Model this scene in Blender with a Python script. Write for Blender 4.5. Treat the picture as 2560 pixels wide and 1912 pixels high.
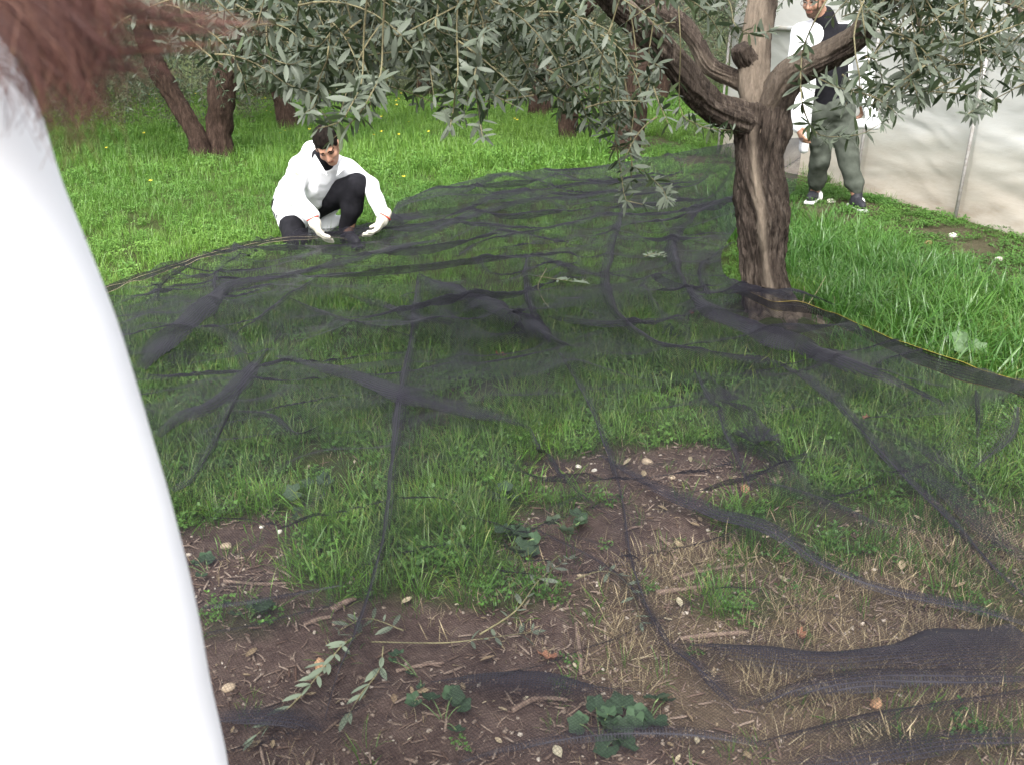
import bpy, math, random
import numpy as np

for _o in list(bpy.data.objects):
    bpy.data.objects.remove(_o, do_unlink=True)
scene = bpy.context.scene
rng = np.random.default_rng(7)
random.seed(7)

# ---------------------------------------------------------------- camera
CAM_H = 1.55                      # metres above the ground
FPX = 2350.0                      # focal length in pixels of a 2560 wide frame
CX, CY = 1280.0, 956.0
PITCH = math.atan((956 - 15) / FPX)
cam_data = bpy.data.cameras.new('camera')
cam = bpy.data.objects.new('camera', cam_data)
scene.collection.objects.link(cam)
cam_data.sensor_width = 36.0
cam_data.lens = 36.0 * FPX / 2560.0
cam_data.clip_start = 0.05
cam_data.clip_end = 600.0
cam.location = (0, 0, CAM_H)
cam.rotation_euler = (math.pi / 2 - PITCH, 0, 0)
cam_data.dof.use_dof = True
cam_data.dof.focus_distance = 4.6
cam_data.dof.aperture_fstop = 9.0
scene.camera = cam

# ---------------------------------------------------------------- sky, sun, exposure
SUN_EL, SUN_AZ = math.radians(52), math.radians(-170)   # azimuth from +Y, clockwise
world = bpy.data.worlds.new('World')
scene.world = world
world.use_nodes = True
_wt = world.node_tree
_wt.nodes.clear()
_sky = _wt.nodes.new('ShaderNodeTexSky')
_sky.sky_type = 'NISHITA'
_sky.sun_disc = False
_sky.sun_elevation = SUN_EL
_sky.sun_rotation = SUN_AZ
_sky.air_density = 1.0
_sky.dust_density = 4.0
_sky.ozone_density = 1.0
_hsv = _wt.nodes.new('ShaderNodeHueSaturation')          # overcast: nearly colourless sky
_hsv.inputs['Saturation'].default_value = 0.22
_bg = _wt.nodes.new('ShaderNodeBackground')
_bg.inputs['Strength'].default_value = 0.15
_wo = _wt.nodes.new('ShaderNodeOutputWorld')
_wt.links.new(_sky.outputs[0], _hsv.inputs['Color'])
_wt.links.new(_hsv.outputs[0], _bg.inputs['Color'])
_wt.links.new(_bg.outputs[0], _wo.inputs['Surface'])

_sl = bpy.data.lights.new('sun', 'SUN')
_sl.energy = 1.5
_sl.angle = math.radians(32)
_sl.color = (1.0, 0.97, 0.93)
sun = bpy.data.objects.new('sun', _sl)
scene.collection.objects.link(sun)
sun.location = (-6, -4, 12)
# light comes from azimuth SUN_AZ: rotate -Z axis to point away from it
sun.rotation_euler = (math.pi / 2 - SUN_EL, 0, math.pi - SUN_AZ)

scene.view_settings.view_transform = 'Standard'
scene.view_settings.look = 'None'
scene.view_settings.gamma = 1.0
scene.view_settings.exposure = 1.72
scene.view_settings.use_curve_mapping = False
scene.render.engine = 'CYCLES'
scene.cycles.use_denoising = True
scene.cycles.max_bounces = 8
scene.cycles.diffuse_bounces = 3
scene.cycles.transparent_max_bounces = 24

# ---------------------------------------------------------------- maths helpers
_c, _s = math.cos(PITCH), math.sin(PITCH)
def ray(px, py):
    dx = (px - CX) / FPX; dy = -(py - CY) / FPX
    return np.array([dx, _c + dy * _s, -_s + dy * _c])
def on_z(px, py, z=0.0):
    r = ray(px, py); t = (z - CAM_H) / r[2]
    return np.array([0, 0, CAM_H]) + r * t
def on_y(px, py, Y):
    r = ray(px, py); t = Y / r[1]
    return np.array([0, 0, CAM_H]) + r * t
def to_px(P):
    P = np.atleast_2d(P)
    z = P[:, 2] - CAM_H
    f = P[:, 1] * _c - z * _s
    u = P[:, 1] * _s + z * _c
    f = np.where(f < 1e-3, 1e-3, f)
    return CX + FPX * P[:, 0] / f, CY - FPX * u / f

def _hash(ix, iy, iz, seed):
    h = (ix.astype(np.int64) * 374761393 + iy.astype(np.int64) * 668265263 + iz.astype(np.int64) * 2147483647 + seed * 974634777) & 0xffffffff
    h = ((h ^ (h >> 13)) * 1274126177) & 0xffffffff
    return ((h ^ (h >> 16)) & 0xffff) / 65535.0
def noise3(x, y, z, seed=0):
    x, y, z = np.broadcast_arrays(np.asarray(x, float), np.asarray(y, float), np.asarray(z, float))
    ix, iy, iz = np.floor(x), np.floor(y), np.floor(z)
    fx, fy, fz = x - ix, y - iy, z - iz
    fx = fx * fx * (3 - 2 * fx); fy = fy * fy * (3 - 2 * fy); fz = fz * fz * (3 - 2 * fz)
    r = 0
    for a in (0, 1):
        for b in (0, 1):
            for c in (0, 1):
                w = (fx if a else 1 - fx) * (fy if b else 1 - fy) * (fz if c else 1 - fz)
                r = r + w * _hash(ix + a, iy + b, iz + c, seed)
    return r * 2 - 1
def noise2(x, y, seed=0):
    return noise3(x, y, 0.37, seed)
def fbm2(x, y, seed=0, octs=3):
    r = 0; a = 1.0; n = 0
    for i in range(octs):
        r = r + a * noise2(np.asarray(x) * 2 ** i, np.asarray(y) * 2 ** i, seed + i); n += a; a *= 0.5
    return r / n
def smooth(a, b, x):
    t = np.clip((np.asarray(x, float) - a) / (b - a), 0, 1)
    return t * t * (3 - 2 * t)
def norm(v):
    v = np.asarray(v, float)
    return v / (np.linalg.norm(v, axis=-1, keepdims=True) + 1e-12)
def catmull(P, n):
    """n points along a smooth curve through the rows of P (any columns)."""
    P = np.asarray(P, float)
    Q = np.vstack([2 * P[0] - P[1], P, 2 * P[-1] - P[-2]])
    d = np.r_[0, np.cumsum(np.linalg.norm(np.diff(P[:, :3], axis=0), axis=1) + 1e-9)]
    t = np.linspace(0, d[-1], n)
    i = np.clip(np.searchsorted(d, t, 'right') - 1, 0, len(P) - 2)
    u = ((t - d[i]) / (d[i + 1] - d[i]))[:, None]
    p0, p1, p2, p3 = Q[i], Q[i + 1], Q[i + 2], Q[i + 3]
    return 0.5 * (2 * p1 + (p2 - p0) * u + (2 * p0 - 5 * p1 + 4 * p2 - p3) * u ** 2 + (3 * p1 - p0 - 3 * p2 + p3) * u ** 3)

# ---------------------------------------------------------------- object helpers
def tag(o, label=None, cat=None, group=None, kind=None):
    if label: o['label'] = label
    if cat: o['category'] = cat
    if group: o['group'] = group
    if kind: o['kind'] = kind
    return o
def thing(name, base, label, cat, group=None):
    o = bpy.data.objects.new(name, None)
    o.empty_display_size = 0.1
    o.location = base
    scene.collection.objects.link(o)
    return tag(o, label, cat, group)
def base_of(o):
    p = np.zeros(3)
    while o is not None:
        p = p + np.array(o.location); o = o.parent
    return p
def make_mesh(name, V, F, mat=None, smooth_=True, attrs=None, fmat=None):
    """V (n,3); F an (m,k) array, or a list of such arrays; fmat material index per face."""
    me = bpy.data.meshes.new(name)
    V = np.asarray(V, np.float32)
    Fs = F if isinstance(F, list) else [F]
    Fs = [np.asarray(f, np.int32) for f in Fs if len(f)]
    loops = np.concatenate([f.ravel() for f in Fs])
    tot = np.concatenate([np.full(len(f), f.shape[1], np.int32) for f in Fs])
    start = np.r_[0, np.cumsum(tot)[:-1]].astype(np.int32)
    me.vertices.add(len(V)); me.vertices.foreach_set('co', V.ravel())
    me.loops.add(len(loops)); me.loops.foreach_set('vertex_index', loops)
    me.polygons.add(len(tot)); me.polygons.foreach_set('loop_start', start)
    me.polygons.foreach_set('loop_total', tot)
    if fmat is not None:
        me.polygons.foreach_set('material_index', np.asarray(fmat, np.int32))
    if smooth_:
        me.polygons.foreach_set('use_smooth', np.ones(len(tot), bool))
    for k, v in (attrs or {}).items():
        v = np.asarray(v, np.float32)
        if v.ndim == 1:
            a = me.attributes.new(k, 'FLOAT', 'POINT'); a.data.foreach_set('value', v)
        else:
            a = me.attributes.new(k, 'FLOAT_VECTOR', 'POINT'); a.data.foreach_set('vector', v.ravel())
    me.update(calc_edges=True)
    me.validate()
    for m in (mat if isinstance(mat, (list, tuple)) else [mat]):
        if m is not None: me.materials.append(m)
    return me
def obj(name, me, parent=None, loc=None):
    o = bpy.data.objects.new(name, me)
    scene.collection.objects.link(o)
    if parent is not None: o.parent = parent
    if loc is not None: o.location = loc
    return o
def part(name, V, F, mat, parent, **kw):
    """mesh given in world coordinates, linked as a child of parent"""
    return obj(name, make_mesh(name, np.asarray(V) - base_of(parent), F, mat, **kw), parent)

class MB:
    """collects vertices / faces"""
    def __init__(s): s.V = []; s.Q = []; s.T = []; s.n = 0; s.A = {}
    def add(s, V, Q=None, T=None, **attrs):
        V = np.asarray(V, float)
        if Q is not None and len(Q): s.Q.append(np.asarray(Q) + s.n)
        if T is not None and len(T): s.T.append(np.asarray(T) + s.n)
        s.V.append(V)
        for k, v in attrs.items():
            s.A.setdefault(k, []).append(np.broadcast_to(np.asarray(v, float), (len(V),) if np.ndim(v) < 2 else np.shape(v)))
        s.n += len(V)
    def faces(s):
        r = []
        if s.Q: r.append(np.vstack(s.Q))
        if s.T: r.append(np.vstack(s.T))
        return r
    def verts(s): return np.vstack(s.V)
    def attrs(s): return {k: np.concatenate(v) for k, v in s.A.items()}
    def part(s, name, mat, parent, **kw):
        return part(name, s.verts(), s.faces(), mat, parent, attrs=s.attrs(), **kw)

def grid_quads(nu, nv, wrap=False):
    """faces of a (nu, nv) vertex grid; wrap joins the v direction"""
    i = np.arange(nu - 1)[:, None]; j = np.arange(nv if wrap else nv - 1)[None, :]
    j2 = (j + 1) % nv
    q = np.stack(np.broadcast_arrays(i * nv + j, i * nv + j2, (i + 1) * nv + j2, (i + 1) * nv + j), -1)
    return q.reshape(-1, 4)
def frames(C):
    T = norm(np.gradient(C, axis=0))
    up = np.array([0.0, 0.0, 1.0]) if abs(T[0, 2]) < 0.9 else np.array([0.0, -1.0, 0.0])
    N = np.zeros_like(C); n = norm(up - T[0] * np.dot(up, T[0]))
    for i in range(len(C)):
        n = norm(n - T[i] * np.dot(n, T[i])); N[i] = n
    return T, N, np.cross(T, N)
def tube(C, R, sides=6, cap=True):
    C = np.asarray(C, float); R = np.broadcast_to(np.asarray(R, float), (len(C),))
    T, N, B = frames(C)
    a = np.linspace(0, 2 * np.pi, sides, endpoint=False)
    V = C[:, None] + R[:, None, None] * (np.cos(a)[None, :, None] * N[:, None] + np.sin(a)[None, :, None] * B[:, None])
    V = V.reshape(-1, 3); Q = grid_quads(len(C), sides, True)
    Tt = None
    if cap:
        k = len(V); V = np.vstack([V, C[0], C[-1]])
        j = np.arange(sides); j2 = (j + 1) % sides; o = (len(C) - 1) * sides
        Tt = np.vstack([np.stack([np.full(sides, k), j2, j], 1), np.stack([np.full(sides, k + 1), o + j, o + j2], 1)])
    return V, Q, Tt

# ---------------------------------------------------------------- materials
def new_mat(name):
    m = bpy.data.materials.new(name); m.use_nodes = True
    nt = m.node_tree
    return m, nt, nt.nodes['Principled BSDF'], nt.nodes['Material Output']
def node(nt, t, **kw):
    n = nt.nodes.new(t)
    for k, v in kw.items(): setattr(n, k, v)
    return n
def ramp(nt, fac, stops):
    r = node(nt, 'ShaderNodeValToRGB')
    e = r.color_ramp.elements
    while len(e) < len(stops): e.new(0.5)
    for el, (p, c) in zip(e, stops):
        el.position = p; el.color = (*c, 1)
    nt.links.new(fac, r.inputs[0])
    return r.outputs[0]
def mixc(nt, fac, a, b):
    m = node(nt, 'ShaderNodeMix', data_type='RGBA')
    for sock, v in ((m.inputs[0], fac), (m.inputs[6], a), (m.inputs[7], b)):
        if hasattr(v, 'links'): nt.links.new(v, sock)
        elif isinstance(v, (int, float)): sock.default_value = v
        else: sock.default_value = (*v, 1)
    return m.outputs[2]
def noise_tex(nt, scale, detail=4, rough=0.6, vec=None, dist=0.0, stretch=None):
    n = node(nt, 'ShaderNodeTexNoise')
    n.inputs['Scale'].default_value = scale; n.inputs['Detail'].default_value = detail
    n.inputs['Roughness'].default_value = rough; n.inputs['Distortion'].default_value = dist
    if vec is None:
        tc = node(nt, 'ShaderNodeTexCoord'); vec = tc.outputs['Object']
    if stretch:
        mp = node(nt, 'ShaderNodeMapping'); mp.inputs['Scale'].default_value = stretch
        nt.links.new(vec, mp.inputs[0]); vec = mp.outputs[0]
    nt.links.new(vec, n.inputs['Vector'])
    return n.outputs[0]
def bump(nt, bsdf, height, strength=0.4, dist=0.01):
    b = node(nt, 'ShaderNodeBump'); b.inputs['Strength'].default_value = strength; b.inputs['Distance'].default_value = dist
    nt.links.new(height, b.inputs['Height']); nt.links.new(b.outputs[0], bsdf.inputs['Normal'])
def attr(nt, name, kind='GEOMETRY'):
    a = node(nt, 'ShaderNodeAttribute', attribute_name=name, attribute_type=kind)
    return a.outputs['Fac']
def simple_mat(name, c1, c2, scale=20, rough=0.8, bmp=0.2, bdist=0.004, detail=4, spec=0.3, stretch=None):
    m, nt, b, o = new_mat(name)
    n = noise_tex(nt, scale, detail, stretch=stretch)
    nt.links.new(ramp(nt, n, [(0.3, c1), (0.7, c2)]), b.inputs['Base Color'])
    b.inputs['Roughness'].default_value = rough
    b.inputs['Specular IOR Level'].default_value = spec
    if bmp: bump(nt, b, n, bmp, bdist)
    return m
def leafy_mat(name, stops_tint, tip, translucent=0.35, rough=0.5, back=None, spec=0.4):
    """plant matter: colour by per-plant tint, tip colour along the blade, light passing through"""
    m, nt, b, o = new_mat(name)
    oi = node(nt, 'ShaderNodeObjectInfo')
    t = attr(nt, 'tint', 'INSTANCER')
    ad = node(nt, 'ShaderNodeMath', operation='MULTIPLY_ADD')
    nt.links.new(oi.outputs['Random'], ad.inputs[0]); ad.inputs[1].default_value = 0.35
    t2 = node(nt, 'ShaderNodeMath', operation='ADD'); nt.links.new(t, t2.inputs[0]); nt.links.new(attr(nt, 'lt'), t2.inputs[1])
    nt.links.new(t2.outputs[0], ad.inputs[2])
    col = ramp(nt, ad.outputs[0], stops_tint)
    h = attr(nt, 'h')
    if tip is not None:
        pw = node(nt, 'ShaderNodeMath', operation='POWER'); nt.links.new(h, pw.inputs[0]); pw.inputs[1].default_value = 2.5
        ml = node(nt, 'ShaderNodeMath', operation='MULTIPLY'); nt.links.new(pw.outputs[0], ml.inputs[0]); nt.links.new(attr(nt, 'dry'), ml.inputs[1])
        col = mixc(nt, ml.outputs[0], col, tip)
    if back is not None:
        g = node(nt, 'ShaderNodeNewGeometry')
        col = mixc(nt, g.outputs['Backfacing'], col, back)
    nt.links.new(col, b.inputs['Base Color'])
    b.inputs['Roughness'].default_value = rough
    b.inputs['Specular IOR Level'].default_value = spec
    tr = node(nt, 'ShaderNodeBsdfTranslucent'); nt.links.new(col, tr.inputs['Color'])
    mx = node(nt, 'ShaderNodeMixShader'); mx.inputs[0].default_value = translucent
    nt.links.new(b.outputs[0], mx.inputs[1]); nt.links.new(tr.outputs[0], mx.inputs[2])
    nt.links.new(mx.outputs[0], o.inputs['Surface'])
    return m

# ---------------------------------------------------------------- scatter (for uncountable stuff only)
def protos(name, meshes):
    c = bpy.data.collections.new(name)
    for i, me in enumerate(meshes):
        o = bpy.data.objects.new('%s_%02d' % (name, i), me); c.objects.link(o)
    return c
def scatter(name, P, rot, scl, idx, tint, coll, label, cat):
    me = make_mesh(name, P, np.zeros((0, 3), int), None, attrs=None) if False else bpy.data.meshes.new(name)
    P = np.asarray(P, np.float32)
    me.vertices.add(len(P)); me.vertices.foreach_set('co', P.ravel())
    a = me.attributes.new('rot', 'FLOAT_VECTOR', 'POINT'); a.data.foreach_set('vector', np.asarray(rot, np.float32).ravel())
    a = me.attributes.new('scl', 'FLOAT', 'POINT'); a.data.foreach_set('value', np.asarray(scl, np.float32))
    a = me.attributes.new('idx', 'INT', 'POINT'); a.data.foreach_set('value', np.asarray(idx, np.int32))
    a = me.attributes.new('tint', 'FLOAT', 'POINT'); a.data.foreach_set('value', np.asarray(tint, np.float32))
    me.update()
    o = obj(name, me)
    ng = bpy.data.node_groups.new(name + '_scatter', 'GeometryNodeTree')
    ng.interface.new_socket('Geometry', in_out='INPUT', socket_type='NodeSocketGeometry')
    ng.interface.new_socket('Geometry', in_out='OUTPUT', socket_type='NodeSocketGeometry')
    gi = ng.nodes.new('NodeGroupInput'); go = ng.nodes.new('NodeGroupOutput')
    ci = ng.nodes.new('GeometryNodeCollectionInfo')
    ci.inputs['Collection'].default_value = coll
    ci.inputs['Separate Children'].default_value = True
    ci.inputs['Reset Children'].default_value = True
    ip = ng.nodes.new('GeometryNodeInstanceOnPoints')
    ip.inputs['Pick Instance'].default_value = True
    def na(nm, t):
        n = ng.nodes.new('GeometryNodeInputNamedAttribute'); n.data_type = t; n.inputs['Name'].default_value = nm
        return n.outputs['Attribute']
    er = ng.nodes.new('FunctionNodeEulerToRotation')
    L = ng.links.new
    L(na('rot', 'FLOAT_VECTOR'), er.inputs[0]); L(er.outputs[0], ip.inputs['Rotation'])
    L(na('scl', 'FLOAT'), ip.inputs['Scale']); L(na('idx', 'INT'), ip.inputs['Instance Index'])
    L(ci.outputs[0], ip.inputs['Instance']); L(gi.outputs[0], ip.inputs['Points'])
    L(ip.outputs[0], go.inputs[0])
    md = o.modifiers.new('scatter', 'NODES'); md.node_group = ng
    return tag(o, label, cat, kind='stuff')

# ---------------------------------------------------------------- implicit surfaces (bodies and clothing)
def sd_cap(P, a, b, ra, rb):
    a = np.asarray(a, float); b = np.asarray(b, float)
    ab = b - a; t = np.clip(((P - a) @ ab) / (ab @ ab + 1e-12), 0, 1)
    return np.linalg.norm(P - a - t[..., None] * ab, axis=-1) - (ra + (rb - ra) * t)
def sd_ell(P, c, r, R=None):
    q = P - np.asarray(c, float)
    if R is not None: q = q @ R           # columns of R are the local axes
    r = np.asarray(r, float)
    k0 = np.linalg.norm(q / r, axis=-1); k1 = np.linalg.norm(q / (r * r), axis=-1)
    return k0 * (k0 - 1) / (k1 + 1e-9)
def sd_box(P, c, r, R=None, rd=0.0):
    q = P - np.asarray(c, float)
    if R is not None: q = q @ R
    q = np.abs(q) - (np.asarray(r, float) - rd)
    return np.linalg.norm(np.maximum(q, 0), axis=-1) + np.minimum(q.max(-1), 0) - rd
def smin(a, b, k):
    h = np.clip(0.5 + 0.5 * (b - a) / k, 0, 1)
    return b + (a - b) * h - k * h * (1 - h)
def surface_nets(f, lo, hi, h):
    lo = np.asarray(lo, float); hi = np.asarray(hi, float)
    n = np.ceil((hi - lo) / h).astype(int) + 1
    ax = [lo[i] + h * np.arange(n[i]) for i in range(3)]
    # coarse pass first; the fine grid is evaluated only near the surface
    B = 5; nb = (n + B - 1) // B; n = nb * B + 1
    ax = [lo[i] + h * np.arange(n[i]) for i in range(3)]
    cc = [lo[i] + h * B * (np.arange(nb[i]) + .5) for i in range(3)]
    Cg = np.stack(np.meshgrid(*cc, indexing='ij'), -1).reshape(-1, 3)
    Dc = f(Cg).reshape(nb)
    near = np.abs(Dc) < h * B * 1.15 + .02
    D = np.repeat(np.repeat(np.repeat(Dc, B, 0), B, 1), B, 2)
    D = np.pad(D, ((0, 1), (0, 1), (0, 1)), mode='edge')
    M = np.repeat(np.repeat(np.repeat(near, B, 0), B, 1), B, 2)
    M = np.pad(M, ((0, 1), (0, 1), (0, 1)), mode='edge')
    M[1:] |= M[:-1].copy(); M[:, 1:] |= M[:, :-1].copy(); M[:, :, 1:] |= M[:, :, :-1].copy()
    ii = np.argwhere(M)
    D[M] = f(lo + h * ii)
    S = D < 0
    cnt = np.zeros(n - 1); acc = np.zeros((*(n - 1), 3))
    sl = lambda o: tuple(slice(o[i], n[i] - 1 + o[i]) for i in range(3))
    corners = [(a, b, c) for a in (0, 1) for b in (0, 1) for c in (0, 1)]
    for A in corners:
        for k in range(3):
            if A[k] == 0:
                B = list(A); B[k] = 1; B = tuple(B)
                da, db = D[sl(A)], D[sl(B)]
                x = (da < 0) != (db < 0)
                t = np.where(x, da / np.where(x, da - db, 1), 0)
                cnt += x
                for i in range(3):
                    acc[..., i] += np.where(x, A[i] + (t if i == k else 0), 0)
    act = cnt > 0
    idx = -np.ones(n - 1, int); idx[act] = np.arange(act.sum())
    ii = np.argwhere(act)
    V = lo + h * (ii + acc[act] / cnt[act][:, None])
    quads = []
    for k in range(3):
        i1, i2 = [(1, 2), (2, 0), (0, 1)][k]
        s0 = [slice(1, -1)] * 3; s0[k] = slice(0, -1)
        s1 = [slice(1, -1)] * 3; s1[k] = slice(1, None)
        a, b = S[tuple(s0)], S[tuple(s1)]
        for sgn, m in ((0, a & ~b), (1, b & ~a)):
            p = np.argwhere(m)
            if not len(p): continue
            p = p + np.array([0 if j == k else 1 for j in range(3)])
            e1 = np.zeros(3, int); e1[i1] = 1; e2 = np.zeros(3, int); e2[i2] = 1
            q = [p - e1 - e2, p - e2, p, p - e1]
            q = [idx[tuple(w.T)] for w in q]
            if sgn: q = q[::-1]
            quads.append(np.stack(q, 1))
    return V, np.vstack(quads)
# ================================================================ GROUND
WALL_A = np.array([3.72, 6.73]); WALL_B = np.array([3.00, 8.99])
WALL_U = norm(WALL_B - WALL_A); WALL_N = np.array([-WALL_U[1], WALL_U[0]])
if WALL_N[0] > 0: WALL_N = -WALL_N
TREE = np.array([1.37, 4.80])
def wall_d(x, y): return (x - WALL_A[0]) * WALL_N[0] + (y - WALL_A[1]) * WALL_N[1]
def gh(x, y):
    x = np.asarray(x, float); y = np.asarray(y, float)
    h = 0.035 * fbm2(x * 0.7, y * 0.7, 3) + 0.012 * fbm2(x * 3.1, y * 3.1, 9, 2)
    r2 = (x - TREE[0] - 0.08) ** 2 + (y - TREE[1]) ** 2
    h = h + 0.07 * np.exp(-r2 / 0.12)
    return h * smooth(60, 30, np.hypot(x, y))
def pell(x, y, px, py, rx, ry):
    """soft mask of a patch of ground, 1 inside"""
    c = on_z(px, py); a = abs(on_z(px + rx, py)[0] - c[0]); b = abs(on_z(px, py - ry)[1] - on_z(px, py + ry)[1]) / 2
    r = np.sqrt(((x - c[0]) / a) ** 2 + ((y - c[1]) / b) ** 2)
    r = r + 0.28 * fbm2(x * 4 + px, y * 4, 21)
    return smooth(1.12, 0.82, r)
def masks(x, y):
    """green cover, straw cover, tall grass, low cover"""
    n = fbm2(x * 1.3, y * 1.3, 31); n2 = fbm2(x * 5, y * 5, 33)
    g = smooth(2.3, 2.85, y + 0.40 * n + 0.25 * n2)
    for e in ((1640, 1190, 330, 85), (640, 1335, 220, 52), (680, 1580, 330, 140), (1480, 1360, 380, 110)):
        g = g * (1 - 0.96 * pell(x, y, *e))
    straw = np.zeros_like(g)
    for e in ((2050, 1660, 600, 240), (1900, 1480, 420, 120), (2500, 1450, 300, 200)):
        straw = np.maximum(straw, pell(x, y, *e))
    for e, a in (((1010, 1340, 310, 150), 1.0), ((1420, 1010, 420, 110), 1.0), ((630, 1540, 110, 60), 0.5), ((1850, 1520, 120, 55), 0.7),
                 ((2150, 1330, 330, 120), 0.45), ((2480, 1500, 150, 100), 0.6), ((2350, 1830, 220, 60), 0.4), ((1210, 1480, 200, 40), 0.8)):
        g = np.maximum(g, a * pell(x, y, *e))
    d = wall_d(x, y)
    low = smooth(1.7, 0.9, d + 0.5 * n) * smooth(0.03, 0.2, d)
    low = low * (x > 1.3)
    tall = smooth(0.85, 1.25, d + 0.3 * n) * smooth(1.45, 1.7, x) * smooth(3.5, 4.3, y) * smooth(8.2, 7.4, y)
    g = g * (1 - low)
    return np.clip(g, 0, 1), np.clip(straw * (1 - 0.5 * g), 0, 1), tall * (1 - low), low
def grass_h(x, y):
    g, s, t, l = masks(x, y)
    return 0.03 + 0.085 * g * smooth(1.5, 2.9, y)

Lb = [(-1.25, .75, .03), (-1.9, 2.4, .07), (-2.35, 4.2, .16), on_z(270, 715, .20), on_z(480, 645, .19), on_z(640, 605, .17), on_z(740, 590, .15), on_z(800, 590, .14), on_z(880, 592, .06), on_z(948, 575, .12), on_z(995, 505, .10)]
Rb = [(2.1, .75, .05), (2.75, 2.2, .16), on_z(2720, 1010, .36), on_z(2560, 955, .30), on_z(2300, 880, .22), on_z(2060, 775, .16), on_z(1930, 752, .20), on_z(1830, 715, .16), on_z(1805, 640, .10), on_z(1880, 575, .10), on_z(1965, 560, .14), on_y(1988, 500, 6.6), on_y(2008, 345, 7.25)]
Fb = [on_z(995, 505, .10), on_z(1130, 462, .12), on_z(1255, 436, .18), on_z(1420, 424, .16), on_z(1600, 400, .24), on_z(1750, 372, .38), on_y(1880, 352, 7.6), on_y(2008, 345, 7.25)]
Nb = [(-1.25, .75, .03), (.4, .62, .04), (2.1, .75, .05)]
_poly = np.vstack([catmull(Lb, 60), catmull(Fb, 40), catmull(Rb, 60)[::-1], catmull(Nb, 10)[::-1]])[:, :2]
def in_net(x, y):
    x = np.asarray(x, float); y = np.asarray(y, float); c = np.zeros(x.shape, bool); a = _poly; b_ = np.roll(_poly, -1, 0)
    for (x0, y0), (x1, y1) in zip(a, b_):
        if y0 != y1: c ^= ((y0 > y) != (y1 > y)) & (x < (x1 - x0) * (y - y0) / (y1 - y0) + x0)
    return c
def _axis(a, b, step, far):
    mid = np.arange(a, b + 1e-6, step); g = []; s = step; p = b
    while p < far: s *= 1.35; p += s; g.append(p)
    k = []; s = step; p = a
    while p > -far: s *= 1.35; p -= s; k.append(p)
    return np.r_[k[::-1], mid, g]
gx = _axis(-6.5, 5.0, 0.06, 280); gy = _axis(0.4, 13.0, 0.06, 280)
GX, GY = np.meshgrid(gx, gy, indexing='ij')
_g, _st, _ta, _lo = masks(GX.ravel(), GY.ravel())
_gz = gh(GX.ravel(), GY.ravel())
_gz = _gz + (1 - _g) * 0.006 * fbm2(GX.ravel() * 14, GY.ravel() * 14, 77, 2)
m, nt, b, o = new_mat('soil_and_turf')
n1 = noise_tex(nt, 9, 6, 0.7); n2 = noise_tex(nt, 55, 5, 0.7)
n3_ = noise_tex(nt, 210, 4, 0.75); n4_ = noise_tex(nt, 2.6, 3, 0.6)
soil = ramp(nt, n1, [(0.32, (0.068, 0.044, 0.037)), (0.52, (0.128, 0.088, 0.073)), (0.72, (0.185, 0.134, 0.110))])
soil = mixc(nt, ramp(nt, n4_, [(0.4, (0, 0, 0)), (0.65, (.6, .6, .6))]), soil, (0.060, 0.038, 0.032))
soil = mixc(nt, ramp(nt, n2, [(0.52, (0, 0, 0)), (0.70, (.75, .75, .75))]), soil, (0.185, 0.135, 0.110))
soil = mixc(nt, ramp(nt, n2, [(0.28, (.8, .8, .8)), (0.44, (0, 0, 0))]), soil, (0.034, 0.021, 0.018))
soil = mixc(nt, ramp(nt, n3_, [(0.60, (0, 0, 0)), (0.72, (.6, .6, .6))]), soil, (0.24, 0.19, 0.155))
turf = ramp(nt, n2, [(0.3, (0.035, 0.040, 0.014)), (0.7, (0.060, 0.085, 0.022))])
straw = ramp(nt, n2, [(0.3, (0.13, 0.095, 0.06)), (0.7, (0.21, 0.165, 0.10))])
cl = mixc(nt, attr(nt, 'straw'), soil, straw)
cl = mixc(nt, attr(nt, 'green'), cl, turf)
nt.links.new(cl, b.inputs['Base Color'])
b.inputs['Roughness'].default_value = 0.95; b.inputs['Specular IOR Level'].default_value = 0.15
mu = node(nt, 'ShaderNodeMath', operation='MULTIPLY_ADD'); nt.links.new(n3_, mu.inputs[0]); mu.inputs[1].default_value = .4; nt.links.new(n2, mu.inputs[2])
bump(nt, b, mu.outputs[0], 1.0, 0.02)
GROUND_MAT = m
tag(obj('ground', make_mesh('ground', np.c_[GX.ravel(), GY.ravel(), _gz], grid_quads(len(gx), len(gy))[:, ::-1], m,
    attrs={'green': np.clip(_g + 0.55 * _lo, 0, 1), 'straw': _st * 0.6})),
    'brown soil and grass turf of the olive grove', 'ground', kind='structure')

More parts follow.
